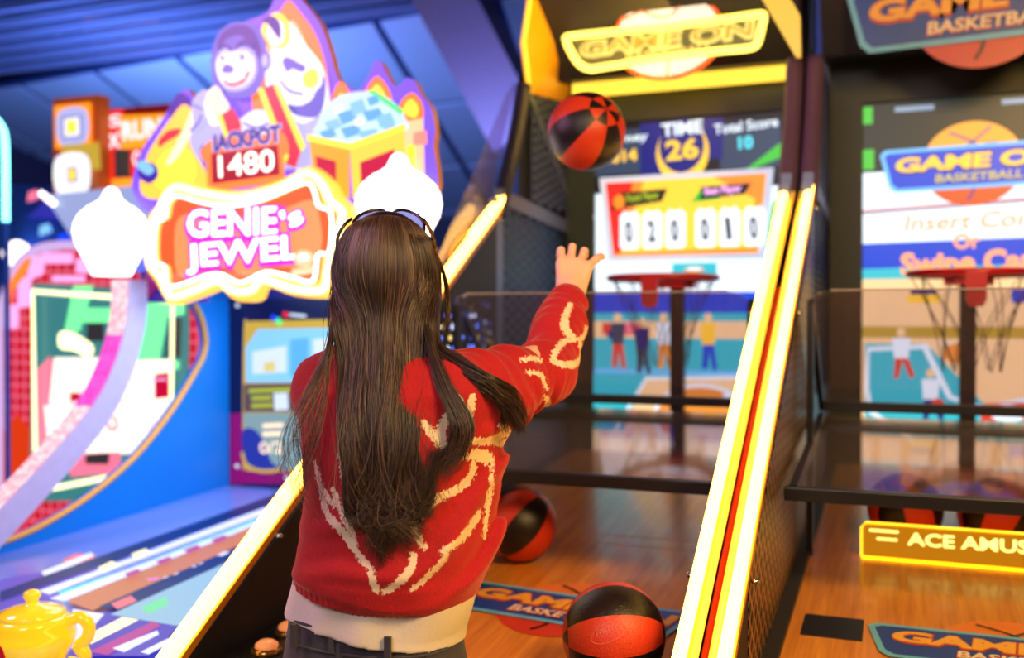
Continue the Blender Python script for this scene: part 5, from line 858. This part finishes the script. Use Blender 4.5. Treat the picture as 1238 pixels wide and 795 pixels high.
# ---- body: one continuous skin
B = Field((-.27, -.16, -.0), (.31, .56, 1.66), .004)
B.stack([(.80, -.015, -.00, .125, .090), (.90, -.015, 0, .128, .092), (1.0, -.005, 0, .118, .090), (1.10, 0, 0, .120, .09), (1.2, .005, 0, .135, .10), (1.3, .005, 0, .145, .09), (1.36, .0, 0, .12, .065)], .02)
B.chain([(0, 0, 1.34), (0, .005, 1.44), (0, .015, 1.47)], [.06, .048, .05], .03)
B.ell((HC[0], HC[1], 1.545), (.070, .088, .074), .02); B.ell((HC[0], HC[1] + .025, 1.485), (.055, .068, .075), .03)
B.ell((HC[0], HC[1] + .096, 1.515), (.010, .016, .018), .012); B.ell((HC[0], HC[1] + .085, 1.475), (.020, .012, .006), .006); B.ell((HC[0], HC[1] + .072, 1.44), (.020, .018, .016), .015)
for s_ in (-1, 1):
    B.ell((HC[0] + s_ * .028, HC[1] + .088, 1.533), (.012, .012, .007), .01, 's'); B.ell((HC[0] + s_ * .028, HC[1] + .080, 1.533), (.011, .010, .009), .004)
    B.ell((HC[0] + s_ * .074, HC[1] - .002, 1.515), (.008, .018, .030), .004)
    B.chain([(s_ * .075 - .015, 0, .86), (s_ * .085 - .01, .02, .46), (s_ * .09, -.01, .10)], [.076, .052, .036], .02)
    B.cone((s_ * .09, -.02, .06), (s_ * .10, .12, .035), .036, .030, .02)
B.chain([SH, EL, WR], [.050, .037, .025], .02); B.chain([SHL, ELL, WRL], [.050, .037, .025], .02)
hand(B, WR, (-.02, .42, .90), (.93, .368, 0), (-.33, .78, -.50), [(-.026, .074, 18, 50, 35, -.14), (-.008, .082, 12, 48, 35, -.02), (.011, .074, 16, 48, 35, .16), (.029, .058, 18, 25, 20, .62)], (-1, [(.2, .35, .9), (.2, .4, .9), (.2, .5, .8)]))
hand(B, WRL, (.25, .55, .80), (.95, .2, -.2), (-.1, .8, -.5), [(-.027, .062, 20, 30, 20, -.2), (-.009, .074, 15, 25, 20, 0), (.010, .080, 15, 25, 20, .0), (.028, .072, 18, 25, 20, .15)], (1, [(.6, .6, .5), (.3, .8, .5), (.1, .8, .5)]))
V, Fc = B.mesh()
skin = mat('skin', srgb(238, 190, 165), .45, 0, .05, 60)
skin.node_tree.nodes['Principled BSDF'].inputs['Subsurface Weight'].default_value = .15; skin.node_tree.nodes['Principled BSDF'].inputs['Subsurface Radius'].default_value = (.02, .008, .004)
np_mesh('body', V, Fc, skin, TW)
# ---- jeans
J = Field((-.25, -.20, .02), (.25, .22, 1.0), .005)
J.stack([(.70, -.015, 0, .155, .118), (.80, -.017, 0, .158, .12), (.90, -.017, 0, .152, .115), (.962, -.014, 0, .146, .110)], .01)
for s_ in (-1, 1): J.chain([(s_ * .075 - .015, 0, .82), (s_ * .085 - .01, .02, .46), (s_ * .09, -.01, .08)], [.092, .066, .056], .03)
J.cone((-.017, -.115, .935), (-.017, -.12, .80), .004, .004, .003)
V, Fc = J.mesh()
den = mat('denim', srgb(52, 50, 62), .85, 0, .35, 260, .4, sheen=.2)
jo = np_mesh('jeans', V, Fc, den, TW)
wb = MB()
for z_, w_ in ((.958, .0022), (.921, .002)):
    wb.tube([(-.0155 + (.1495 + .003 * (z_ < .92)) * np.sign(cos(t)) * abs(cos(t)) ** (2 / 2.4), .1145 * np.sign(sin(t)) * abs(sin(t)) ** (2 / 2.4), z_) for t in np.linspace(0, 2 * pi, 60, False)], w_, 6, True)
for a in (-.10, -.03, .07): wb.box((a - .005, -.1175, .921), (a + .005, -.111, .959))
wb.build('waistband', den, None).parent = jo
for s_ in (-1, 1):
    S_ = Field((-.19, -.13, 0), (.19, .20, .14), .005); S_.chain([(s_ * .09, -.03, .045), (s_ * .095, .05, .04), (s_ * .10, .13, .032)], [.045, .042, .036], .02); S_.cone((s_ * .09, -.02, .05), (s_ * .09, -.02, .10), .045, .045, .02)
    V, Fc = S_.mesh(); V[:, 2] = np.maximum(V[:, 2], .003); np_mesh('shoe', V, Fc, mat('shoe_white', srgb(210, 205, 200), .6), TW)
# ---- pale t-shirt showing under the hem
Tn = Field((-.24, -.20, .86), (.24, .20, 1.12), .004)
Tn.stack([(.905, -.018, 0, .152, .126), (.94, -.014, 0, .151, .122), (1.0, 0, 0, .156, .118), (1.08, 0, 0, .150, .112)], .0)
sl, X, Y, Z = Tn.sl(Tn.lo, Tn.lo + (Tn.n - 1) * Tn.h)
Tn.d += (.004 * np.sin(38 * X + 9 * Y + 12 * Z) + .002 * np.sin(80 * X - 30 * Z)).astype(np.float32)
Tn.d = np.maximum(Tn.d, -(Tn.d + .006) * 0 + (.936 - .020 * (X * .93 + Y * .368 + .01) / .15 - Z).astype(np.float32))
V, Fc = Tn.mesh(); np_mesh('t_shirt', V, Fc, mat('tshirt_cloth', srgb(225, 215, 205), .85, 0, .05, 200, .2), TW)
# ---- sweater
SW = Field((-.31, -.22, .95), (.33, .50, 1.54), .0032)
SW.stack([(.985, .006, 0, .142, .126), (1.00, .006, 0, .154, .138), (1.03, .013, 0, .159, .144), (1.10, .024, .004, .157, .142), (1.18, .025, .006, .153, .138), (1.26, .022, .004, .160, .134), (1.33, .010, .0, .152, .118), (1.375, .0, .0, .135, .092), (1.41, 0, .005, .075, .068)], .02, 2.3)
def sleeve(sh, el, wr, side):
    sh, el, wr = map(np.array, (sh, el, wr)); dw = (wr - el) / np.linalg.norm(wr - el)
    mid = (sh + el) / 2 + np.array((0, 0, -.020)); fm = (el + wr) / 2 + np.array((0, 0, -.004))
    SW.chain([sh + np.array((0, 0, -.01)), mid, el + np.array((0, 0, -.016)), fm, wr - dw * .045, wr - dw * .018], [.068, .064, .051, .047, .036, .029] if side > 0 else [.062, .060, .054, .048, .036, .029], .028)
    SW.cone(wr - dw * .05, wr - dw * .012, .028, .028, .006)
sleeve(SH, EL, WR, 1); sleeve(SHL, ELL, WRL, -1)
SW.cone((.135, .05, 1.30), (.125, .03, 1.12), .060, .050, .06)
sl, X, Y, Z = SW.sl(SW.lo, SW.lo + (SW.n - 1) * SW.h)
lat = X * .93 + Y * .368
# drapery: long diagonal swags over the lower back, gathers at the armpit, rings on the sleeves
torso = np.clip((.20 - np.abs(Y)) / .06, 0, 1) * np.clip((1.34 - Z) / .08, 0, 1) * np.clip((Z - 1.0) / .05, 0, 1)
ph = (Z - .50 * lat - .75 * lat * lat) * 58 + 1.4 * np.sin(11 * lat + 18 * Z) + .8 * np.sin(25 * lat - 12 * Z)
SW.d += (torso * (.0085 * np.sin(ph) + .0032 * np.sin(ph * 2.1 + 1.3) + .002 * np.sin(70 * lat + 25 * Z)) * np.clip(.35 + 2.2 * lat + 1.6 * (1.16 - Z), .15, .85)).astype(np.float32)
for side, sh, el, wr in ((1, SH, EL, WR), (-1, SHL, ELL, WRL)):
    for a, b, n_, amp in ((sh, el, 5, .0050), (el, wr, 4, .0034)):
        a = np.array(a); b = np.array(b); d_ = b - a; L2 = float(d_ @ d_); t = ((X - a[0]) * d_[0] + (Y - a[1]) * d_[1] + (Z - a[2]) * d_[2]) / L2
        r2 = (X - a[0] - t * d_[0]) ** 2 + (Y - a[1] - t * d_[1]) ** 2 + (Z - a[2] - t * d_[2]) ** 2
        w_ = np.clip(t / .15, 0, 1) * np.clip((1 - t) / .12, 0, 1) * np.clip((.012 - r2) / .004, 0, 1)
        wob = 1.5 * np.sin(31 * Z + 17 * X) + 1.1 * np.sin(23 * Y - 19 * Z + 2); SW.d += (amp * w_ * (.7 * np.sin(2 * pi * n_ * .62 * t + 22 * (Z - 1.3) + 14 * lat + wob) + .4 * np.sin(2 * pi * n_ * 1.7 * t + 2.2 * wob))).astype(np.float32)
# hem dips at the middle right
hem = (1.002 - .045 * np.clip((lat + .15) / .24, 0, 1) + .05 * np.clip((lat - .12) / .04, 0, 1) * 0).astype(np.float32)
rib = np.clip((1.012 - .045 * np.clip((lat + .15) / .24, 0, 1) + .018 - Z) / .004, 0, 1); SW.d += (rib * (.0035 + .0012 * np.sin(lat * 620))).astype(np.float32)
SW.d = np.where(np.abs(Y) < .19, np.maximum(SW.d, hem + .008 - Z), SW.d)
a_ = np.array(WR); d_ = (np.array(WR) - np.array(EL)); d_ /= np.linalg.norm(d_)
for wr, el in ((WR, EL), (WRL, ELL)):
    d_ = np.array(wr) - np.array(el); d_ /= np.linalg.norm(d_); c0 = np.array(wr) - d_ * .012
    t = (X - c0[0]) * d_[0] + (Y - c0[1]) * d_[1] + (Z - c0[2]) * d_[2]; near_ = ((X - c0[0]) ** 2 + (Y - c0[1]) ** 2 + (Z - c0[2]) ** 2) < .07 ** 2
    SW.d = np.where(near_, np.maximum(SW.d, t.astype(np.float32)), SW.d)
V, Fc = SW.mesh()
def seg_dist(P, strokes, wscale=1.0):
    out = np.full(len(P), 9.0)
    for k_, m_, pts, w in strokes:
        pts = smooth_poly(pts, 4, False) if len(pts) > 2 else pts; n = len(pts)
        for i in range(n - 1):
            a = np.array(pts[i]); b = np.array(pts[i + 1]); d = b - a; t = np.clip(((P - a) @ d) / (d @ d + 1e-12), 0, 1)
            tt = (i + .5) / (n - 1); ww = .85 * w * wscale * (.35 + .75 * sin(pi * min(1, max(0, tt))) ** .6)
            out = np.minimum(out, np.sqrt(((P - a - t[:, None] * d) ** 2).sum(1)) - ww / 2)
    return out
P2 = np.stack([V[:, 0] * LR[0] + V[:, 1] * LR[1], V[:, 2]], 1); dep = V[:, 0] * LF[0] + V[:, 1] * LF[1]
pb = np.where(dep < .05, seg_dist(P2, STROKES_BACK), 9.0); arm = (V[:, 0] > .12) & (V[:, 1] > .07); pa = np.where(arm & (dep < .42), seg_dist(P2, STROKES_ARM), 9.0)
# the unseen front carries the same sort of branching lines
so_ = np.full(len(V), 9.0); fm_ = dep > .05
so_[fm_ & ~arm] = seg_dist(P2[fm_ & ~arm] * np.array((-1, 1)), STROKES_BACK)
pat = np.minimum(np.minimum(pb, pa), so_)
def knit():
    m, nt, b = _mat('sweater_knit'); b.inputs['Roughness'].default_value = .85; b.inputs['Sheen Weight'].default_value = .35; b.inputs['Sheen Roughness'].default_value = .4
    b.inputs['Sheen Tint'].default_value = (1, .5, .45, 1)
    N = nt.nodes.new; L = nt.links.new; tc = N('ShaderNodeTexCoord'); at = N('ShaderNodeAttribute'); at.attribute_name = 'motif'
    n1 = N('ShaderNodeTexNoise'); n1.inputs['Scale'].default_value = 190; n1.inputs['Detail'].default_value = 5; L(tc.outputs['Object'], n1.inputs[0])
    mm = N('ShaderNodeMapping'); mm.inputs['Scale'].default_value = (1, 1, .35); n2 = N('ShaderNodeTexNoise'); n2.inputs['Scale'].default_value = 420; L(tc.outputs['Object'], mm.inputs[0]); L(mm.outputs[0], n2.inputs[0])
    a1 = N('ShaderNodeMath'); a1.operation = 'MULTIPLY_ADD'; L(n1.outputs['Fac'], a1.inputs[0]); a1.inputs[1].default_value = .016; L(at.outputs['Fac'], a1.inputs[2])
    rp = N('ShaderNodeMapRange'); rp.inputs['From Min'].default_value = .0075; rp.inputs['From Max'].default_value = .0095; rp.inputs['To Min'].default_value = 1; rp.inputs['To Max'].default_value = 0; L(a1.outputs[0], rp.inputs['Value'])
    red = N('ShaderNodeMix'); red.data_type = 'RGBA'; red.inputs['A'].default_value = (*srgb(148, 6, 20), 1); red.inputs['B'].default_value = (*srgb(200, 16, 30), 1); L(n2.outputs['Fac'], red.inputs['Factor'])
    mx = N('ShaderNodeMix'); mx.data_type = 'RGBA'; L(rp.outputs[0], mx.inputs['Factor']); L(red.outputs['Result'], mx.inputs['A']); mx.inputs['B'].default_value = (*srgb(238, 215, 185), 1); L(mx.outputs['Result'], b.inputs['Base Color'])
    bp = N('ShaderNodeBump'); bp.inputs['Strength'].default_value = .6; bp.inputs['Distance'].default_value = .0015; L(n2.outputs['Fac'], bp.inputs['Height']); L(bp.outputs[0], b.inputs['Normal'])
    return m
KN = knit(); swo = np_mesh('sweater', V, Fc, KN, TW); attr(swo, 'motif', pat)
sm = swo.modifiers.new('smooth', 'SMOOTH'); sm.factor = .5; sm.iterations = 2
# fuzz on the wool
rng = np.random.default_rng(3)
nv = 9000; ids = rng.choice(len(Fc), nv); c0 = V[Fc[ids]].mean(1); e1 = V[Fc[ids, 1]] - V[Fc[ids, 0]]; e2 = V[Fc[ids, 3]] - V[Fc[ids, 0]]; nn_ = np.cross(e1, e2); nn_ /= np.linalg.norm(nn_, axis=1)[:, None] + 1e-9
dr = nn_ + rng.normal(0, .7, (nv, 3)); dr /= np.linalg.norm(dr, axis=1)[:, None]; tip = c0 + dr * (.003 + .004 * rng.random((nv, 1))); sd = np.cross(dr, rng.normal(0, 1, (nv, 3))); sd /= np.linalg.norm(sd, axis=1)[:, None] + 1e-9
VV = np.concatenate([c0 - sd * .00018, c0 + sd * .00018, tip]); i_ = np.arange(nv); FF = np.stack([i_, i_ + nv, i_ + 2 * nv], 1)
fz = np_mesh('wool_fuzz', VV, FF, mat('fuzz_red', srgb(215, 50, 50), .9), swo)
fz['kind'] = 'stuff'
# ---- hair
def tubes(paths, rad, n=4):
    """paths: (S, K, 3) strands -> one tube mesh"""
    S_, K, _ = paths.shape; tg = np.gradient(paths, axis=1); tg /= np.linalg.norm(tg, axis=2)[..., None] + 1e-9
    up_ = np.array((.3, .8, .2)); u = np.cross(tg, up_); u /= np.linalg.norm(u, axis=2)[..., None] + 1e-9; w = np.cross(tg, u)
    r = rad[:, None, None] * np.interp(np.linspace(0, 1, K), (0, .1, .8, 1), (1, 1, .9, .25))[None, :, None]
    ring = np.stack([paths + (u * cos(2 * pi * k / n) + w * sin(2 * pi * k / n)) * r for k in range(n)], 2)
    Vv = ring.reshape(-1, 3); base = (np.arange(S_)[:, None] * K + np.arange(K - 1)[None, :]) * n; F_ = []
    for k in range(n): k2 = (k + 1) % n; F_.append(np.stack([base + k, base + k2, base + n + k2, base + n + k], -1).reshape(-1, 4))
    return Vv, np.concatenate(F_)
def spline(C, K):
    """Catmull-Rom through control points C (S, m, 3)"""
    S_, m, _ = C.shape; P = np.concatenate([2 * C[:, :1] - C[:, 1:2], C, 2 * C[:, -1:] - C[:, -2:-1]], 1); t = np.linspace(0, m - 1 - 1e-6, K); i = t.astype(int); f_ = (t - i)[None, :, None]
    p0, p1, p2, p3 = P[:, i], P[:, i + 1], P[:, i + 2], P[:, i + 3]
    return .5 * (2 * p1 + (p2 - p0) * f_ + (2 * p0 - 5 * p1 + 4 * p2 - p3) * f_ ** 2 + (3 * p1 - p0 - 3 * p2 + p3) * f_ ** 3)
def make_hair():
    allp = []; rr = []; shade = []
    def grp(n, ctrl_fn, K=34, r=.00055, curl=0, cl=.02, lock=60, jit=.004):
        nl = max(1, n // lock); lid = rng.integers(0, nl, n); lu = rng.random(nl); lv = rng.random(nl); lp = rng.random(nl) * 6.28; lsh = rng.normal(0, .16, nl)
        u = np.clip(lu[lid] + rng.normal(0, .035, n), 0, 1); v = np.clip(lv[lid] + rng.normal(0, .06, n), 0, 1)
        C = ctrl_fn(u, v, n, rng); P = spline(C, K); t = np.linspace(0, 1, K)[None, :]
        amp = np.clip((t - cl) / (1 - cl), 0, 1) ** 1.6 * curl; phs = lp[lid][:, None] + rng.normal(0, .25, (n, 1))
        w1 = amp * np.sin(t * 13 + phs); w2 = amp * np.cos(t * 10 + phs * 1.3)
        P[..., 0] += LR[0] * w1 + LF[0] * w2 * .4; P[..., 1] += LR[1] * w1 + LF[1] * w2 * .4
        P += (rng.normal(0, jit, (n, 1, 3)) * np.clip(t, .05, 1)[..., None])
        allp.append(P); rr.append(np.full(n, r) * (.7 + .6 * rng.random(n))); shade.append(lsh[lid] + rng.normal(0, .10, n))
    hx, hy = HC[0], HC[1]
    def head_pt(lat_, dep_, z): return np.stack([hx + LR[0] * lat_ + LF[0] * dep_, hy + LR[1] * lat_ + LF[1] * dep_, z], -1)
    def dome(phi, z, push=.0):
        """point on the hair shell round the skull; phi 0 = towards the camera, + = right"""
        zz = np.clip((z - 1.525) / .100, -1, .999); rad_ = np.where(z > 1.525, np.sqrt(1 - zz ** 2), 1.0)
        return (.089 + push) * rad_ * np.sin(phi), -(.108 + push) * rad_ * np.cos(phi)
    def main(u, v, n, rng):
        phi = (u - .5) * 3.3; out = []
        part = np.clip(phi * .15, -.2, .2)
        la, de = dome(phi * .6, np.full(n, 1.618)); out.append(head_pt(part * .05 + .012, .062 - .04 * v, np.full(n, 1.618 + .0) + .012 * np.cos(phi)))
        for z_, sc in ((1.614, 1.25), (1.580, 1.04), (1.52, 1.0)):
            la, de = dome(phi, np.full(n, z_) ); out.append(head_pt(la * sc, de * sc, z_ - .004 * np.abs(phi)))
        latB = (u - .5)
        out.append(head_pt(latB * .162 + .004, -.100 + .06 * np.abs(latB) - .012 * v, np.full(n, 1.45)))
        out.append(head_pt(latB * .142 + .010, -.125 + .07 * np.abs(latB) * 1.2 - .015 * v, np.full(n, 1.38)))
        out.append(head_pt(latB * .124 + .014, -.160 + .05 * np.abs(latB) - .018 * v, np.full(n, 1.29)))
        out.append(head_pt(latB * .112 + .023, -.172 + .03 * np.abs(latB) - .018 * v, np.full(n, 1.21)))
        out.append(head_pt(latB * .098 + .028, -.172 - .018 * v, 1.145 + .03 * v))
        out.append(head_pt(latB * .092 + .034 , -.170 - .018 * v, 1.065 + .13 * v + .16 * np.abs(latB)))
        return np.stack(out, 1)
    grp(4600, main, 48, .00056, .026, .40, 30, .0022)
    def right(u, v, n, rng):
        phi = 1.0 + u * .9; out = [head_pt(.02 + 0 * u, .062 - .04 * v, 1.615 + 0 * u)]
        for z_ in (1.59, 1.54, 1.48):
            la, de = dome(phi, np.full(n, z_)); out.append(head_pt(la, de, z_ + 0 * u))
        out.append(head_pt(.080 + .012 * u, -.055 - .03 * v, 1.41 + 0 * u)); out.append(head_pt(.112 + .02 * u, -.100 - .02 * v, 1.365 + .02 * u))
        out.append(head_pt(.155 + .03 * u, -.125 - .01 * v, 1.335 + .02 * v)); out.append(head_pt(.195 + .02 * u, -.110, 1.305 + .025 * v)); out.append(head_pt(.205 + .02 * u, -.10, 1.265 + .03 * v))
        return np.stack(out, 1)
    grp(900, right, 36, .00055, .012, .6, 40)
    def rightlow(u, v, n, rng):
        phi = .7 + u * .6; out = [head_pt(.02 + 0 * u, .062 - .04 * v, 1.615 + 0 * u)]
        for z_ in (1.59, 1.54, 1.48):
            la, de = dome(phi, np.full(n, z_)); out.append(head_pt(la, de, z_ + 0 * u))
        out.append(head_pt(.078 + .01 * u, -.09 - .02 * v, 1.41 + 0 * u)); out.append(head_pt(.095 + .02 * u, -.145, 1.35 + 0 * u)); out.append(head_pt(.12 + .03 * u, -.168, 1.29 + 0 * u)); out.append(head_pt(.115 + .02 * u, -.168, 1.235 + .02 * v)); out.append(head_pt(.09 + .02 * u, -.168, 1.21 + .03 * v))
        return np.stack(out, 1)
    grp(500, rightlow, 36, .0005, .010, .6, 30)
    def left(u, v, n, rng):
        phi = -.8 - u * .9; out = [head_pt(.0 + 0 * u, .062 - .04 * v, 1.615 + 0 * u)]
        for z_ in (1.59, 1.54, 1.48):
            la, de = dome(phi, np.full(n, z_)); out.append(head_pt(la, de, z_ + 0 * u))
        out.append(head_pt(-.074 - .006 * u, -.08 - .02 * v, 1.41 + 0 * u)); out.append(head_pt(-.078 - .02 * u, -.125, 1.35 + 0 * u)); out.append(head_pt(-.085 - .035 * u, -.155, 1.28 + 0 * u)); out.append(head_pt(-.085 - .045 * u, -.165, 1.21 + 0 * u)); out.append(head_pt(-.07 - .05 * u, -.165, 1.13 + .06 * v))
        return np.stack(out, 1)
    grp(90, left, 36, .00040, .030, .40, 6)
    def face(u, v, n, rng):   # loose lock hanging by the right cheek
        out = [head_pt(.03 + 0 * u, .05 + 0 * u, 1.615 + 0 * u), head_pt(.068 + 0 * u, .055 + .01 * v, 1.58 + 0 * u), head_pt(.090 + .004 * u, .060 + .01 * v, 1.53 + 0 * u), head_pt(.098 + .006 * u, .06 + 0 * u, 1.47 + 0 * u), head_pt(.092 + .006 * u, .05 + 0 * u, 1.42 + .02 * v)]
        return np.stack(out, 1)
    grp(160, face, 24, .0005, .004, .5, 40, .002)
    def fly(u, v, n, rng):
        o_ = main(u, v, n, rng); o_[:, 4:] += rng.normal(0, .010, (n, 1, 3)) * np.linspace(.5, 2.2, o_.shape[1] - 4)[None, :, None]; return o_
    grp(260, fly, 40, .00036, .035, .3, 2)
    P = [tubes(p, r) for p, r in zip(allp, rr)]; off = 0; Vs = []; Fs = []; Sh = []
    for (v_, f_), p, s_ in zip(P, allp, shade): Vs.append(v_); Fs.append(f_ + off); off += len(v_); Sh.append(np.repeat(s_, p.shape[1] * 4))
    return np.concatenate(Vs), np.concatenate(Fs), np.concatenate(Sh)
Hd = Field((-.13, -.22, 1.05), (.16, .16, 1.67), .005)
def lp(lat_, dep_, z): return (HC[0] + LR[0] * lat_ + LF[0] * dep_, HC[1] + LR[1] * lat_ + LF[1] * dep_, z)
RO = np.array([[LR[0], LF[0], 0], [LR[1], LF[1], 0], [0, 0, 1]])
Hd.ell(lp(0, -.000, 1.527), (.083, .098, .103), .0, rot=RO)
Hd.ell(lp(.004, -.045, 1.42), (.066, .045, .10), .02, rot=RO); Hd.ell(lp(.012, -.10, 1.30), (.052, .030, .12), .03, rot=RO); Hd.ell(lp(.018, -.140, 1.21), (.036, .014, .05), .03, rot=RO)
# open the face side
Hd.ell(lp(.075, .085, 1.485), (.080, .085, .105), .01, 's', rot=RO); Hd.ell((HC[0], HC[1] + .115, 1.49), (.068, .075, .095), .01, 's')
V1, F1 = Hd.mesh(); V2, F2, S2 = make_hair()
Vh = np.concatenate([V1, V2]); Fh = np.concatenate([F1, F2 + len(V1)])
def hairmat():
    m, nt, b = _mat('brown_hair'); N = nt.nodes.new; L = nt.links.new; b.inputs['Roughness'].default_value = .38; b.inputs['Specular IOR Level'].default_value = .6
    at = N('ShaderNodeAttribute'); at.attribute_name = 'tone'; cr = N('ShaderNodeValToRGB'); cr.color_ramp.elements[0].position = .1; cr.color_ramp.elements[0].color = (*srgb(26, 17, 15), 1); cr.color_ramp.elements[1].position = .95; cr.color_ramp.elements[1].color = (*srgb(138, 106, 86), 1)
    e = cr.color_ramp.elements.new(.5); e.color = (*srgb(66, 45, 37), 1)
    L(at.outputs['Fac'], cr.inputs[0]); L(cr.outputs[0], b.inputs['Base Color']); return m
ho = np_mesh('hair', Vh, Fh, hairmat(), TW); attr(ho, 'tone', np.clip(np.concatenate([np.full(len(V1), .12), .45 + S2]), 0, 1))
# hair tie round the wrist
d_ = Vector(WR) - Vector(EL); d_.normalize(); c_ = Vector(WR) + d_ * .006; u_ = d_.orthogonal().normalized(); v_ = d_.cross(u_)
hb = MB().tube([c_ + (u_ * cos(t) + v_ * sin(t)) * .0255 for t in np.linspace(0, 2 * pi, 32, False)], .0022, 8, True).build('wristband', mat('band_brown', srgb(120, 85, 75), .6), None); hb.parent = TW
# ---- sunglasses pushed up on the hair
TSG = thing('sunglasses', WP + Vector((HC[0], HC[1], 1.62)), 'dark sunglasses with tinted lenses and gold patterned arms pushed up on the hair', 'sunglasses')
fm = mat('frame_dark', srgb(30, 20, 24), .25); gm_ = mat('gold_arm', srgb(225, 170, 60), .25, .9); ln = glass('tinted_lens', (.16, .20, .50), .08, .55)
def wpt(lat_, dep_, z): return Vector((WP.x, WP.y, 0)) + Vector(lp(lat_, dep_, z))
for s_, l0, l1, zl in ((-1, -.058, -.006, 1.613), (1, .006, .064, 1.613)):
    cx_ = (l0 + l1) / 2; w_ = (l1 - l0) / 2; ring = []
    for k in range(28):
        a = 2 * pi * k / 28; xx = w_ * np.sign(cos(a)) * abs(cos(a)) ** .75; yy = .017 * np.sign(sin(a)) * abs(sin(a)) ** .62
        l_ = cx_ + xx; ring.append(wpt(l_, .040 - 1.2 * (l_ * l_) * 8 + yy * .4, zl + .010 - l_ * l_ * 5.5 + yy))
    TSGp = MB().tube(ring, .0028, 8, True).build('frame', fm, TSG, ring[0]); MB().add(ring, [tuple(range(28))]).build('lens', ln, TSGp, ring[0])
MB().tube([wpt(-.008, .040, 1.628), wpt(0, .042, 1.631), wpt(.008, .040, 1.628)], .0022, 8).build('bridge', gm_, TSG, wpt(0, .04, 1.634))
for s_ in (-1, 1):
    a = wpt(s_ * .061, .012, 1.618); pts = [a, wpt(s_ * .070, -.005, 1.606), wpt(s_ * .080, -.012, 1.585), wpt(s_ * (.086 if s_ > 0 else .080), -.018, 1.556)]
    MB().tube(smooth_poly([tuple(p) for p in pts], 5, False), .0028, 8).build('arm', fm, TSG, a)
    if s_ > 0:
        mb = MB(); q = smooth_poly([tuple(p + Vector((.001, -.004, 0))) for p in pts], 5, False)
        for i in range(3, len(q) - 1): mb.bar(Vector(q[i]) + Vector((0, -.002 * (-1) ** i, 0)), Vector(q[i + 1]) + Vector((0, .002 * (-1) ** i, 0)), .0045, .0025)
        mb.build('gold_chain_pattern', gm_, TSG, a)
